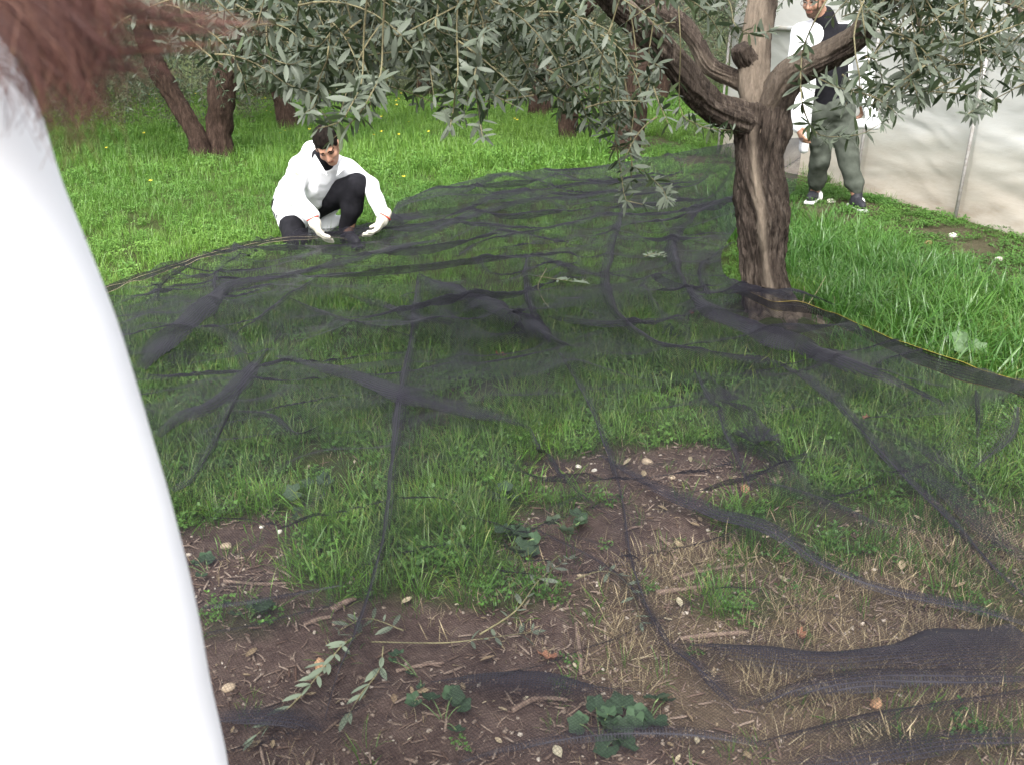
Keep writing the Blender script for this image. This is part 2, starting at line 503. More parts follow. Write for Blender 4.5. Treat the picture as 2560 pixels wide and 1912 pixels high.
# ================================================================ GRASS AND LITTER (uncountable)
def blade_tuft(n, L, w, lean, rad, arch=0.9, segs=4, dry=0.3, seed=0, stiff=0.0):
    r = np.random.default_rng(seed); mb = MB()
    for i in range(n):
        a = r.uniform(0, 2 * np.pi); q = rad * math.sqrt(r.uniform())
        p = np.array([q * math.cos(a), q * math.sin(a), -0.01])
        az = a + r.normal(0, 0.9); ln = L * r.uniform(0.55, 1.15); le = abs(r.normal(0, lean)); ar = arch * r.uniform(0.3, 1.3)
        wd = w * r.uniform(0.7, 1.25)
        side = np.array([-math.sin(az + r.normal(0, .4)), math.cos(az), 0])
        pts = []
        for k in range(segs + 1):
            t = k / segs
            pts.append((p.copy(), t))
            th = le + ar * t ** 1.3
            p = p + ln / segs * np.array([math.sin(th) * math.cos(az), math.sin(th) * math.sin(az), math.cos(th)])
        V = []; H = []
        for p_, t in pts[:-1]:
            ww = wd * (0.75 + 0.5 * t) * (1 - t) ** 0.45
            V += [p_ - side * ww / 2, p_ + side * ww / 2]; H += [t, t]
        V.append(pts[-1][0]); H.append(1.0)
        Q = [[2 * k, 2 * k + 1, 2 * k + 3, 2 * k + 2] for k in range(segs - 1)]
        T = [[2 * segs - 2, 2 * segs - 1, 2 * segs]]
        mb.add(V, Q, T, h=H, dry=np.full(len(V), dry * r.uniform(0, 1) ** 1.5))
    return mb
def clover(n, rad, hgt, size, seed):
    r = np.random.default_rng(seed); mb = MB()
    for i in range(n):
        a = r.uniform(0, 2 * np.pi); q = rad * math.sqrt(r.uniform()); c = np.array([q * math.cos(a), q * math.sin(a), hgt * r.uniform(0.35, 1)])
        til = r.normal(0, 0.35, 2)
        for k in range(3):
            b_ = a + k * 2.094; s = size * r.uniform(0.8, 1.2)
            d = np.array([math.cos(b_), math.sin(b_), 0.15 + til[0]]); e = np.array([-math.sin(b_), math.cos(b_), til[1]])
            mb.add([c, c + d * s * .7 + e * s * .55, c + d * s * 1.05, c + d * s * .7 - e * s * .55], [[0, 1, 2, 3]], h=0.3, dry=0.1)
        mb.add([c, c - [0.0012, 0, 0], [c[0] * .8, c[1] * .8, 0], [c[0] * .8 + .0012, c[1] * .8, 0]], [[0, 1, 2, 3]], h=0.1, dry=0.0)
    return mb
def pm(mb, name, mat): return make_mesh(name, mb.verts(), mb.faces(), mat, attrs=mb.attrs())
GR = leafy_mat('grass_blade', [(0.0, (0.052, 0.130, 0.020)), (0.5, (0.098, 0.222, 0.030)), (1.0, (0.175, 0.315, 0.048))], (0.30, 0.25, 0.09), 0.38, 0.42)
GRB = leafy_mat('broad_grass', [(0.0, (0.036, 0.115, 0.022)), (0.6, (0.070, 0.180, 0.030)), (1.0, (0.105, 0.235, 0.035))], (0.22, 0.24, 0.06), 0.38, 0.32, spec=0.5)
DRY = leafy_mat('dry_straw', [(0.0, (0.16, 0.115, 0.065)), (0.6, (0.26, 0.205, 0.12)), (1.0, (0.36, 0.30, 0.19))], (0.40, 0.34, 0.22), 0.2, 0.7)
CLO = leafy_mat('clover_leaf', [(0.0, (0.058, 0.140, 0.028)), (0.5, (0.105, 0.225, 0.040)), (1.0, (0.170, 0.300, 0.055))], None, 0.35, 0.5)
meadow = protos('meadow_tuft', [pm(blade_tuft(16, .17, .0042, .38, .06, 1.0, 4, .3, s), 'tuft', GR) for s in range(4)]
    + [pm(clover(26, .085, .085, .014, s + 20), 'clover', CLO) for s in range(2)])
turfc = protos('turf_tuft', [pm(blade_tuft(17, .115, .0036, .55, .05, 1.1, 4, .9, s + 40), 'tuft', GR) for s in range(4)]
    + [pm(clover(14, .06, .04, .011, s + 60), 'clover', CLO) for s in range(1)])
broad = protos('tall_tuft', [pm(blade_tuft(11, .36, .0095, .35, .06, 1.7, 7, .3, s + 80), 'tuft', GRB) for s in range(4)])
dryc = protos('straw_tuft', [pm(blade_tuft(11, .075, .0026, .8, .05, 0.8, 3, .9, s + 100), 'tuft', DRY) for s in range(3)])
lowc = protos('low_weed', [pm(clover(30, .09, .045, .011, s + 120), 'clover', CLO) for s in range(3)]
    + [pm(blade_tuft(10, .06, .003, .7, .05, .8, 3, .6, s + 140), 'tuft', GR) for s in range(1)])
def in_view(x, y, margin=1.0): return (np.abs(x) < y * 0.60 + margin)
def seed_pts(area, dens, fn, r):
    x0, x1, y0, y1 = area
    n = int((x1 - x0) * (y1 - y0) * dens)
    x = r.uniform(x0, x1, n); y = r.uniform(y0, y1, n)
    k = in_view(x, y); x, y = x[k], y[k]
    k = r.uniform(0, 1, len(x)) < fn(x, y)
    return x[k], y[k]
def tilt_rot(n, r, amt): return np.c_[r.normal(0, amt, n), r.normal(0, amt, n), r.uniform(0, 2 * np.pi, n)]
r = np.random.default_rng(11)
# the far meadow
_xa, _ya = seed_pts((-9, 3.2, 5.0, 9.0), 210, lambda x, y: masks(x, y)[0], r)
_xb, _yb = seed_pts((-12, 4.5, 9.0, 19.0), 120, lambda x, y: masks(x, y)[0] * (1 - 0.5 * (wall_d(x, y) < 0)), r)
x = np.r_[_xa, _xb]; y = np.r_[_ya, _yb]
sc = np.r_[r.uniform(0.65, 1.15, len(_xa)), r.uniform(0.95, 1.6, len(_xb))] * (0.8 + 0.45 * fbm2(x * .8, y * .8, 51))
pick = np.where(r.uniform(size=len(x)) < 0.3 + 0.5 * fbm2(x * .6, y * .6, 53), r.integers(4, 6, len(x)), r.integers(0, 4, len(x)))
sc = np.where(in_net(x, y), np.minimum(sc * .72, .8), sc)
keep = np.hypot(x - TREE[0], y - TREE[1]) > 0.2
x, y, sc, pick = x[keep], y[keep], sc[keep], pick[keep]
scatter('meadow_grass', np.c_[x, y, gh(x, y)], tilt_rot(len(x), r, .12), sc, pick, 0.38 + 0.4 * fbm2(x * .5, y * .5, 55),
        meadow, 'bright green meadow grass spreading between the olive trees', 'grass')
# turf under the net
x, y = seed_pts((-3.2, 3.2, 1.3, 5.2), 760, lambda x, y: np.clip(masks(x, y)[0] * smooth(-.75, .25, fbm2(x * 3, y * 3, 57)) + 0.03, 0, 1), r)
keep = np.hypot(x - TREE[0], y - TREE[1]) > 0.2
keep &= np.hypot((x - TREE[0] - .1), (y - TREE[1] + .15) * .8) > .33
x, y = x[keep], y[keep]
tl = masks(x, y)[0]
scatter('turf_grass', np.c_[x, y, gh(x, y)], tilt_rot(len(x), r, .2), r.uniform(.55, 1.15, len(x)) * (.55 + .5 * tl) * (1.12 + .75 * np.clip(fbm2(x * 2.1, y * 2.1, 59), -.6, 1) * smooth(2.6, 3.4, y)),
        r.integers(0, 5, len(x)), 0.10 - .12 * smooth(3.2, 2.4, y) + 0.35 * fbm2(x * .9, y * .9, 58), turfc, 'shorter green grass growing under the black net', 'grass')
# tall broad grass right of the trunk
x, y = seed_pts((1.3, 4.2, 3.4, 8.2), 260, lambda x, y: masks(x, y)[2], r)
keep = np.hypot(x - TREE[0], y - TREE[1]) > 0.26
x, y = x[keep], y[keep]
scatter('tall_grass', np.c_[x, y, gh(x, y)], tilt_rot(len(x), r, .18), r.uniform(.5, 1.05, len(x)) * (.8 + .35 * fbm2(x * 1.5, y * 1.5, 61)) * (1 - .35 * smooth(2.2, 3.2, x)),
        r.integers(0, 4, len(x)), 0.3 + 0.45 * fbm2(x * 1.1, y * 1.1, 62), broad, 'tall lush broad-bladed grass right of the olive trunk', 'grass')
# straw
x, y = seed_pts((-1.8, 2.8, 1.1, 3.6), 900, lambda x, y: np.clip(masks(x, y)[1] * .9 + 0.04, 0, 1) * smooth(-.7, .2, fbm2(x * 4, y * 4, 63)), r)
scatter('straw', np.c_[x, y, gh(x, y)], tilt_rot(len(x), r, .3), r.uniform(.5, 1.2, len(x)), r.integers(0, 3, len(x)), r.uniform(0, .7, len(x)),
        dryc, 'pale dry straw grass in the near right foreground', 'straw')
# low weeds by the greenhouse
x, y = seed_pts((1.5, 5.2, 3.5, 12), 300, lambda x, y: masks(x, y)[3] * smooth(-.4, .2, fbm2(x * 2.2, y * 2.2, 64)), r)
scatter('low_weeds', np.c_[x, y, gh(x, y)], tilt_rot(len(x), r, .1), r.uniform(.5, 1.2, len(x)), r.integers(0, 4, len(x)), 0.2 + 0.4 * fbm2(x, y, 65),
        lowc, 'low creeping weeds along the foot of the greenhouse', 'weeds')
# wood chips, twigs and dead leaves on the soil
def chip(seed):
    r_ = np.random.default_rng(seed); L = r_.uniform(.012, .05); k = 5
    C = np.c_[np.linspace(-L / 2, L / 2, k), .1 * L * np.sin(np.linspace(0, 3, k)) * r_.normal(), np.full(k, .004)]
    V, Q, T = tube(C, np.array([.6, 1, 1, .9, .5]) * r_.uniform(.0012, .0035), 5)
    V[:, 2] *= .8; mb = MB(); mb.add(V, Q, T, h=.2, dry=0.); return mb
def dead_leaf(seed):
    r_ = np.random.default_rng(seed); L = r_.uniform(.022, .042); w = L * r_.uniform(.16, .3); n = 5
    t = np.linspace(0, 1, n); ww = w * np.sin(np.pi * (0.06 + .9 * t)) ; c = r_.uniform(-.4, .4)
    zc = .008 + .25 * L * c * (t - .5) ** 2 * 4 * .5 + .004
    V = np.vstack([np.c_[(t - .5) * L, -ww, zc + .004], np.c_[(t - .5) * L, 0 * ww, zc], np.c_[(t - .5) * L, ww, zc + .004]])
    V = V.reshape(3, n, 3).transpose(1, 0, 2).reshape(-1, 3)
    mb = MB(); mb.add(V, grid_quads(n, 3), None, h=.3, dry=0.); return mb
def pebble(seed):
    r_ = np.random.default_rng(seed)
    u = np.linspace(0, np.pi, 6)[1:-1]; a = np.linspace(0, 2 * np.pi, 7, endpoint=False)
    V = np.array([[math.sin(p) * math.cos(q), math.sin(p) * math.sin(q), math.cos(p)] for p in u for q in a] + [[0, 0, 1], [0, 0, -1]])
    V *= (1 + .22 * r_.normal(size=(len(V), 1))); V *= np.array([1, r_.uniform(.6, 1), .55]) * .007
    j = np.arange(7); j2 = (j + 1) % 7; k = len(u) * 7
    T = np.vstack([np.stack([j, j2, np.full(7, k)], 1), np.stack([j2 + k - 7, j + k - 7, np.full(7, k + 1)], 1)])
    mb = MB(); mb.add(V, grid_quads(len(u), 7, True)[:, ::-1], T, h=.1, dry=0.); return mb
WOOD = leafy_mat('litter_wood', [(0.0, (0.075, 0.045, 0.033)), (0.5, (0.14, 0.10, 0.078)), (1.0, (0.25, 0.195, 0.155))], None, 0.0, 0.9, spec=.15)
DLEAF = leafy_mat('dead_leaf', [(0.0, (0.12, 0.075, 0.045)), (0.6, (0.27, 0.21, 0.13)), (1.0, (0.42, 0.38, 0.27))], None, 0.12, 0.7)
STONEY = leafy_mat('pebble', [(0.0, (0.12, 0.085, 0.065)), (0.5, (0.20, 0.155, 0.12)), (1.0, (0.42, 0.37, 0.31))], None, 0.0, 0.9)
litter = protos('litter', [pm(chip(s), 'chip', WOOD) for s in range(6)] + [pm(dead_leaf(s), 'leaf', DLEAF) for s in range(4)] + [pm(pebble(s), 'pebble', STONEY) for s in range(4)])
x, y = seed_pts((-2.0, 2.6, 1.0, 4.0), 5200, lambda x, y: np.clip((1 - masks(x, y)[0]) * .9, .05, 1) * smooth(-.6, .3, fbm2(x * 3.5, y * 3.5, 66)), r)
scatter('soil_litter', np.c_[x, y, gh(x, y) + .002], tilt_rot(len(x), r, .25), r.uniform(.22, 1.12, len(x)) ** 1.5,
        r.choice(14, len(x), p=[.135] * 6 + [.0075] * 4 + [.04] * 4), r.uniform(0, .75, len(x)), litter, 'wood chips, dead leaves and grit littering the bare soil', 'litter')
# yellow wild flowers
def flower(seed):
    r_ = np.random.default_rng(seed); h = r_.uniform(.17, .25); mb = MB()
    V, Q, T = tube(np.array([[0, 0, 0], [.01, 0, h * .6], [.015, .004, h]]), .0013, 4, False); mb.add(V, Q, T, h=0.)
    for k in range(5):
        a = k * 1.2566; d = np.array([math.cos(a), math.sin(a), .55]); e = np.array([-math.sin(a), math.cos(a), 0]); c = np.array([.015, .004, h])
        mb.add([c, c + d * .011 + e * .006, c + d * .019, c + d * .011 - e * .006], [[0, 1, 2, 3]], h=1.)
    return mb
m, nt, b, o = new_mat('yellow_flower')
nt.links.new(mixc(nt, attr(nt, 'h'), (0.08, 0.16, 0.03), (0.72, 0.58, 0.04)), b.inputs['Base Color'])
flow = protos('wild_flower', [pm(flower(s), 'flower', m) for s in range(3)])
x, y = seed_pts((-9, 1.2, 5.4, 16.5), 9, lambda x, y: np.clip(smooth(.0, .5, fbm2(x * .9, y * .9, 71)) * (.25 + .75 * smooth(9, 12.5, y)), 0, 1) * (wall_d(x, y) > 1.5), r)
keep = ~in_net(x, y); x, y = x[keep], y[keep]
scatter('yellow_wildflowers', np.c_[x, y, gh(x, y)], tilt_rot(len(x), r, .2), r.uniform(.8, 1.25, len(x)), r.integers(0, 3, len(x)), r.uniform(0, 1, len(x)),
        flow, 'tiny yellow wildflowers dotted through the far meadow', 'flowers')

# ================================================================ GREENHOUSE
m, nt, b, o = new_mat('plastic_film')
tc = node(nt, 'ShaderNodeTexCoord')
gz_ = node(nt, 'ShaderNodeSeparateXYZ'); nt.links.new(tc.outputs['Object'], gz_.inputs[0])
nz = noise_tex(nt, 1.6, 5, 0.65, stretch=(1, 1, 3.5)); nz2 = noise_tex(nt, 7, 5, 0.7, stretch=(1, 1, 4))
ad = node(nt, 'ShaderNodeMath', operation='MULTIPLY_ADD'); nt.links.new(nz, ad.inputs[0]); ad.inputs[1].default_value = 0.55; nt.links.new(gz_.outputs['Z'], ad.inputs[2])
dirt = ramp(nt, ad.outputs[0], [(0.22, (0.29, 0.23, 0.17)), (0.42, (0.45, 0.40, 0.33)), (0.75, (0.54, 0.52, 0.46)), (1.0, (0.57, 0.575, 0.55))])
c2 = mixc(nt, ramp(nt, nz2, [(0.35, (0, 0, 0)), (0.75, (0.3, 0.3, 0.3))]), dirt, (0.62, 0.60, 0.55))
nt.links.new(c2, b.inputs['Base Color'])
b.inputs['Roughness'].default_value = 0.42; b.inputs['Specular IOR Level'].default_value = 0.35
bump(nt, b, nz2, 0.2, 0.02)
tr = node(nt, 'ShaderNodeBsdfTranslucent'); nt.links.new(c2, tr.inputs['Color'])
mx = node(nt, 'ShaderNodeMixShader'); mx.inputs[0].default_value = 0.35
nt.links.new(b.outputs[0], mx.inputs[1]); nt.links.new(tr.outputs[0], mx.inputs[2]); nt.links.new(mx.outputs[0], o.inputs['Surface'])
FILM = m
PIPE = simple_mat('galvanised_pipe', (0.22, 0.20, 0.18), (0.36, 0.35, 0.34), 30, 0.5, 0.1, 0.002)
RUSTY = simple_mat('rusty_pipe', (0.20, 0.17, 0.12), (0.30, 0.32, 0.32), 9, 0.6, 0.1, 0.002)
WALL_H = 1.34
def wpt(t, off=0.0): return WALL_A + WALL_U * t + WALL_N * off
T0, T1 = -4.6, 4.35
gb = np.array([*wpt(0.6), 0.0])
gho = thing('greenhouse', gb, 'long low greenhouse tunnel of cloudy white plastic film on metal poles', 'greenhouse')
# side film: wrinkled real surface, a separate panel between each two posts
posts = [-4.6, -2.75, 0.62, 1.87, 3.1, 4.35]
posts = [-4.6, -3.1, -1.85, -0.62, 0.62, 1.87, 3.1, 4.35]
for i in range(len(posts) - 1):
    tt = np.linspace(posts[i] - .006, posts[i + 1] + .006, 60); zz = np.linspace(-.06, WALL_H, 64)
    TT, ZZ = np.meshgrid(tt, zz, indexing='ij')
    f = (TT - posts[i]) / (posts[i + 1] - posts[i])
    sag = -0.05 * np.sin(np.pi * f) * np.sin(np.pi * np.clip(ZZ / WALL_H, 0, 1))
    wr = 0.016 * noise2(TT * 1.3 + i * 7, ZZ * 9 + .9 * np.sin(TT * 2.2 + i), 81) + 0.008 * noise2(TT * 4, ZZ * 20 + 2 * np.sin(TT * 3), 82)
    wr = wr * np.clip(np.sin(np.pi * np.clip(f, 0, 1)), 0, 1) ** .5; sag = np.minimum(sag, 0)
    skirt = 0.055 * np.exp(-np.clip(ZZ, 0, 9) / .09) * (1 + .5 * noise2(TT * 3, ZZ * 0, 83))
    off = sag + wr + skirt + .003 * (i % 2)
    X = WALL_A[0] + WALL_U[0] * TT + WALL_N[0] * off; Y = WALL_A[1] + WALL_U[1] * TT + WALL_N[1] * off
    part('film_panel', np.c_[X.ravel(), Y.ravel(), ZZ.ravel()], grid_quads(60, 64), FILM, gho)
for k, t in enumerate(posts):
    p = wpt(t, .075); q = wpt(t, .035)
    V, Q, T = tube(np.array([[*p, -.1], [*(p * .52 + q * .48), .6], [*q, WALL_H + .02]]), .0135, 10)
    part('post', V, [Q, T], PIPE, gho)
V, Q, T = tube(np.array([[*wpt(t, .03), WALL_H] for t in np.linspace(T0, T1, 20)]), .026, 10)
part('side_rail', V, [Q, T], RUSTY, gho)
# arched roof film
aa = np.linspace(0, np.pi, 30); tt = np.linspace(T0, T1, 70)
R_ = 2.6
def arch(a, t, rr=0.0):
    off = -(R_ - (R_ + rr) * np.cos(a)); z = WALL_H + (1.75 + rr) * np.sin(a) ** .8 + .01
    return WALL_A[0] + WALL_U[0] * t + WALL_N[0] * off, WALL_A[1] + WALL_U[1] * t + WALL_N[1] * off, z
AA, TT = np.meshgrid(aa, tt, indexing='ij')
X, Y, Z = arch(AA, TT, 0.012 * noise2(AA * 6, TT * 2, 84))
part('roof_film', np.c_[X.ravel(), Y.ravel(), Z.ravel()], grid_quads(30, 70), FILM, gho)
for t in posts:
    X, Y, Z = arch(aa, t + .02, -.03)
    V, Q, T = tube(np.c_[X, Y, Z], .015, 8); part('roof_hoop', V, [Q, T], PIPE, gho)
# far gable end
zz = np.linspace(0, 1, 14)
X, Y, Z = arch(aa, T1 + .01); V = []
for i in range(30):
    for s in zz: V.append([X[i], Y[i], -.05 + (Z[i] + .05) * s])
part('gable_film', V, grid_quads(30, 14), FILM, gho)

# ================================================================ OLIVE TREES
def bark_mat(name, dark, mid, light, pale):
    m, nt, b, o = new_mat(name)
    n1 = noise_tex(nt, 34, 6, 0.72, stretch=(1, 1, 0.22)); n2 = noise_tex(nt, 9, 4, 0.6)
    n3 = noise_tex(nt, 85, 5, 0.75, stretch=(1, 1, 0.12), dist=.6)
    c = ramp(nt, n1, [(0.30, dark), (0.52, mid), (0.72, light)])
    c = mixc(nt, ramp(nt, n2, [(0.45, (0, 0, 0)), (0.7, (.6, .6, .6))]), c, mid)
    c = mixc(nt, ramp(nt, n3, [(0.34, (.85, .85, .85)), (0.5, (0, 0, 0))]), c, dark)
    c = mixc(nt, ramp(nt, n3, [(0.60, (0, 0, 0)), (0.74, (.55, .55, .55))]), c, tuple(min(1, q * 1.9) for q in light))
    lp = ramp(nt, noise_tex(nt, 60, 4, .7, stretch=(1, 1, .3)), [(0.3, tuple(p * .6 for p in pale)), (0.65, pale)])
    c = mixc(nt, attr(nt, 'pale'), c, lp)
    nt.links.new(c, b.inputs['Base Color'])
    b.inputs['Roughness'].default_value = 0.92; b.inputs['Specular IOR Level'].default_value = 0.2
    mu = node(nt, 'ShaderNodeMath', operation='ADD'); nt.links.new(n1, mu.inputs[0]); nt.links.new(n3, mu.inputs[1])
    bump(nt, b, mu.outputs[0], 0.9, 0.02)
    return m
BARK = bark_mat('olive_bark', (0.015, 0.011, 0.009), (0.080, 0.061, 0.049), (0.215, 0.175, 0.140), (0.34, 0.275, 0.21))
BARKD = bark_mat('olive_bark_dark', (0.015, 0.009, 0.007), (0.055, 0.034, 0.025), (0.115, 0.078, 0.058), (0.2, 0.15, 0.11))
TWIGD = simple_mat('old_twig', (0.06, 0.055, 0.035), (0.12, 0.105, 0.07), 60, 0.8, 0, spec=.2)
TWIG = simple_mat('olive_twig', (0.10, 0.09, 0.05), (0.18, 0.16, 0.085), 60, 0.7, 0, spec=.3)
LEAF = leafy_mat('olive_leaf', [(0.0, (0.020, 0.034, 0.018)), (0.5, (0.046, 0.069, 0.034)), (1.0, (0.098, 0.128, 0.062))], None, 0.24, 0.45, back=(0.105, 0.125, 0.090), spec=0.34)
LEAFP = leafy_mat('dry_olive_leaf', [(0.0, (0.22, 0.24, 0.16)), (1.0, (0.40, 0.40, 0.29))], None, 0.15, 0.6, back=(0.13, 0.16, 0.11))
def woody(C, R, sides=64, seed=0, amp=0.12, lumps=0.1, twist=1.2, pale_fn=None, n=None, furrow=.07):
    """gnarled trunk or limb: loft with grooves, knots and ragged bark"""
    C = np.asarray(C, float); R = np.asarray(R, float)
    L = np.linalg.norm(np.diff(C, axis=0), axis=1).sum()
    n = n or max(12, int(L / .009))
    CR = catmull(np.c_[C, R], n); C, R = CR[:, :3], CR[:, 3]
    T, N, B = frames(C)
    a = np.linspace(0, 2 * np.pi, sides, endpoint=False); s = np.linspace(0, L, n)
    A, S = np.meshgrid(a, s); A = A.T; S = S.T                       # (sides, n)
    A, S = A.T, S.T
    Aw = A + twist * S + .35 * noise2(S * 3, np.cos(A) * 1.2, seed)
    ca, sa = np.cos(Aw), np.sin(Aw)
    d = amp * noise3(ca * 2.4, sa * 2.4, S * 2.2, seed + 1) + lumps * noise3(ca * 1.3, sa * 1.3, S * 7, seed + 2) \
        + amp * .55 * noise3(ca * 7, sa * 7, S * 6, seed + 3) + amp * .4 * noise3(ca * 15, sa * 15, S * 22, seed + 4)
    d = d - amp * .5 * np.clip(1 - np.abs(noise3(ca * 3.2, sa * 3.2, S * 1.6, seed + 5)) * 5, 0, 1)   # cracks
    # plates and furrows running along the stem
    fur = np.abs(noise3(ca * 6.5, sa * 6.5, S * 3.2, seed + 6)); fin = np.abs(noise3(ca * 13, sa * 13, S * 8, seed + 7))
    d = d - furrow * (np.clip(1 - fur * 3.2, 0, 1) + .5 * np.clip(1 - fin * 2.6, 0, 1)) + furrow * .5 * noise3(ca * 24, sa * 24, S * 30, seed + 8)
    pale = np.zeros_like(A)
    if pale_fn is not None:
        pale, dd = pale_fn(A, S / L); d = d * (1 - .75 * pale) + dd
    rr = R[:, None] * (1 + d)
    V = C[:, None] + rr[..., None] * (np.cos(A)[..., None] * N[:, None] + np.sin(A)[..., None] * B[:, None])
    V = V.reshape(-1, 3); Q = grid_quads(n, sides, True)
    k = len(V); V = np.vstack([V, C[-1] + T[-1] * R[-1] * .3]); o_ = (n - 1) * sides; j = np.arange(sides)
    Tt = np.stack([np.full(sides, k), o_ + j, o_ + (j + 1) % sides], 1)
    return V, [Q, Tt], np.r_[pale.ravel(), 0]
def leaf_verts(n=5):
    """unit olive leaf along +X, upper face +Z: folded a little along the midrib"""
    t = np.linspace(0, 1, n); w = .5 * np.sin(np.pi * (t * .92 + .04)) ** .65; w[0] = .03; w[-1] = .02
    z = -.12 * (t - .2) ** 2
    V = np.stack([np.c_[t, -w * .25, z + .02 * w], np.c_[t, 0 * t, z], np.c_[t, w * .25, z + .02 * w]], 1).reshape(-1, 3)
    return V, grid_quads(n, 3)
LV5, LQ5 = leaf_verts(5); LV3 = np.array([[0, 0, 0], [.5, -.125, .0], [1, 0, -.08], [.5, .125, .0]]); LQ3 = np.array([[0, 1, 2, 3]])
def leaf_frames(C, r, spacing=.021, llen=.062, first=.15, spread=.75):
    """opposite leaf pairs along a shoot: list of 3x4 (x axis, y axis, z axis, origin) scaled by length"""
    d = np.r_[0, np.cumsum(np.linalg.norm(np.diff(C, axis=0), axis=1))]; L = d[-1]
    s = np.arange(first * L, L * .99, spacing * r.uniform(.9, 1.2)); out = []
    T, N, B = frames(C); ph = r.uniform(0, 6.28)
    for k, si in enumerate(s):
        i = min(np.searchsorted(d, si), len(C) - 1)
        for sg in (1, -1):
            if r.uniform() < .12: continue
            a = ph + k * 1.45 + (0 if sg > 0 else np.pi) + r.normal(0, .35)
            o_ = math.cos(a) * N[i] + math.sin(a) * B[i]
            x = norm(T[i] * (1 - spread * r.uniform(.75, 1.15)) + o_ * spread + np.array([0, 0, -.08]) + r.normal(0, .12, 3))
            zup = norm(np.array([r.normal(0, .45), r.normal(0, .45), 1.0]) + T[i] * .5)
            yv = norm(np.cross(zup, x)); zv = np.cross(x, yv)
            ln = llen * r.uniform(.65, 1.15) * (1 - .35 * max(0, (si / L - .8) / .2))
            out.append((x * ln, yv * ln, zv * ln, C[i]))
    x = T[-1]; yv = norm(np.cross([0, 0, 1.0], x) + 1e-6); zv = np.cross(x, yv)
    out.append((x * llen * .7, yv * llen * .7, zv * llen * .7, C[-1]))
    return out
def shoot_curve(p, d, L, droop, r, n=9, curl=.5):
    """drooping shoot starting at p"""
    C = [np.array(p, float)]; d = norm(d)
    w = r.normal(0, .10, 3)
    for i in range(n - 1):
        d = norm(d + np.array([0, 0, -droop]) / n * 2 + w / n * 4)
        C.append(C[-1] + d * L / (n - 1))
    return np.array(C)
# ---------------------------------------------------------------- the big olive tree
TY = 4.80
RIB_OFF = -.35
mt = thing('olive_tree', (TREE[0], TREE[1], 0), 'large gnarled olive tree in front with leafy branches across the top', 'tree', 'olive trees of the grove')
def pxl(pts, scale=1.0):
    """(px, py, Y, radius in px) -> world centres and radii"""
    C = np.array([on_y(p[0], p[1], p[2]) for p in pts])
    R = np.array([p[3] / FPX * math.hypot(p[2], CAM_H - c[2]) for p, c in zip(pts, C)])
    return C, R
RIB0 = 0.0
def trunk_pale(A, S):
    # the smooth pale rib winding down the camera side: angle measured in the loft frame
    c = RIB0 + .75 * (1 - S)
    dd = np.angle(np.exp(1j * (A - c)))
    w = .22 + .12 * (1 - S)
    w = w * (.75 + .5 * noise2(S * 9, 0 * S, 5))
    k = np.exp(-(dd / w) ** 2) * smooth(.02, .12, S) * smooth(1.0, .8, S) * np.clip(.85 + .45 * noise2(S * 14, A * 6, 6), 0, 1)
    rib2 = .5 * np.exp(-(np.angle(np.exp(1j * (A - c + .95))) / .12) ** 2) * smooth(.45, .2, S)
    flare = .45 * np.clip(1 - S / .13, 0, 1) ** 1.6 * (1 + .5 * np.sin(A * 5 + 1) )
    return np.clip(k + rib2, 0, 1), .16 * k + .1 * rib2 + flare
C, R = pxl([(1950, 862, TY, 92), (1930, 790, TY, 72), (1910, 690, TY, 58), (1906, 600, TY, 60), (1906, 520, TY, 64), (1900, 440, TY, 60), (1897, 380, TY, 58), (1902, 320, TY, 60), (1915, 262, TY, 54)])
_T, _N, _B = frames(catmull(np.c_[C, R], 80)[:, :3])
_v = norm(np.array([0, 0, CAM_H]) - C[4]); RIB0 = math.atan2(np.dot(_v, _B[40]), np.dot(_v, _N[40])) + RIB_OFF
V, F, pl = woody(C, R, 170, 3, .15, .10, .9, trunk_pale, furrow=.10)
# find where the camera side of the loft lies is handled by the frame; keep the mesh
part('trunk', V, F, BARK, mt, attrs={'pale': pl})
for k, (pts, pal) in enumerate([
    ([(1905, 322, TY, 38), (1840, 292, 4.74, 38), (1780, 262, 4.68, 36), (1735, 222, 4.6, 35), (1690, 160, 4.52, 33), (1640, 105, 4.45, 33), (1580, 50, 4.38, 31), (1515, -15, 4.3, 28), (1430, -110, 4.2, 23), (1330, -230, 4.0, 16)], .6),
    ([(1905, 330, TY, 46), (1890, 250, 4.82, 42), (1884, 180, 4.85, 38), (1893, 90, 4.88, 37), (1908, 0, 4.9, 34), (1925, -120, 4.95, 28), (1900, -300, 5.0, 20)], .7),
    ([(1915, 320, TY, 42), (1940, 245, 4.76, 43), (1975, 190, 4.72, 42), (2035, 155, 4.66, 35), (2095, 125, 4.6, 31), (2150, 85, 4.52, 29), (2195, 10, 4.45, 26), (2250, -100, 4.4, 21), (2300, -260, 4.4, 15)], .3),
    ([(1890, 225, 4.86, 24), (1835, 196, 4.88, 22), (1775, 165, 4.9, 22), (1740, 105, 4.92, 20), (1700, 58, 4.94, 22), (1610, 5, 4.98, 22), (1500, -60, 5.0, 18), (1380, -120, 5.0, 12)], .3),
    ([(1885, 178, 4.86, 26), (1862, 140, 4.82, 26), (1852, 118, 4.8, 20)], 0.0)]):
    C, R = pxl(pts)
    V, F, pl = woody(C, R, 84, 11 + 7 * k, .15, .13, .5, (lambda A, S, pal=pal, k=k: (np.clip(pal * smooth(-.1, .5, np.sin(A + k * 1.3 + 2 * S) + .5 * noise2(S * 9, A, k)), 0, 1), 0 * A)))
    part('limb', V, F, BARK, mt, attrs={'pale': pl})
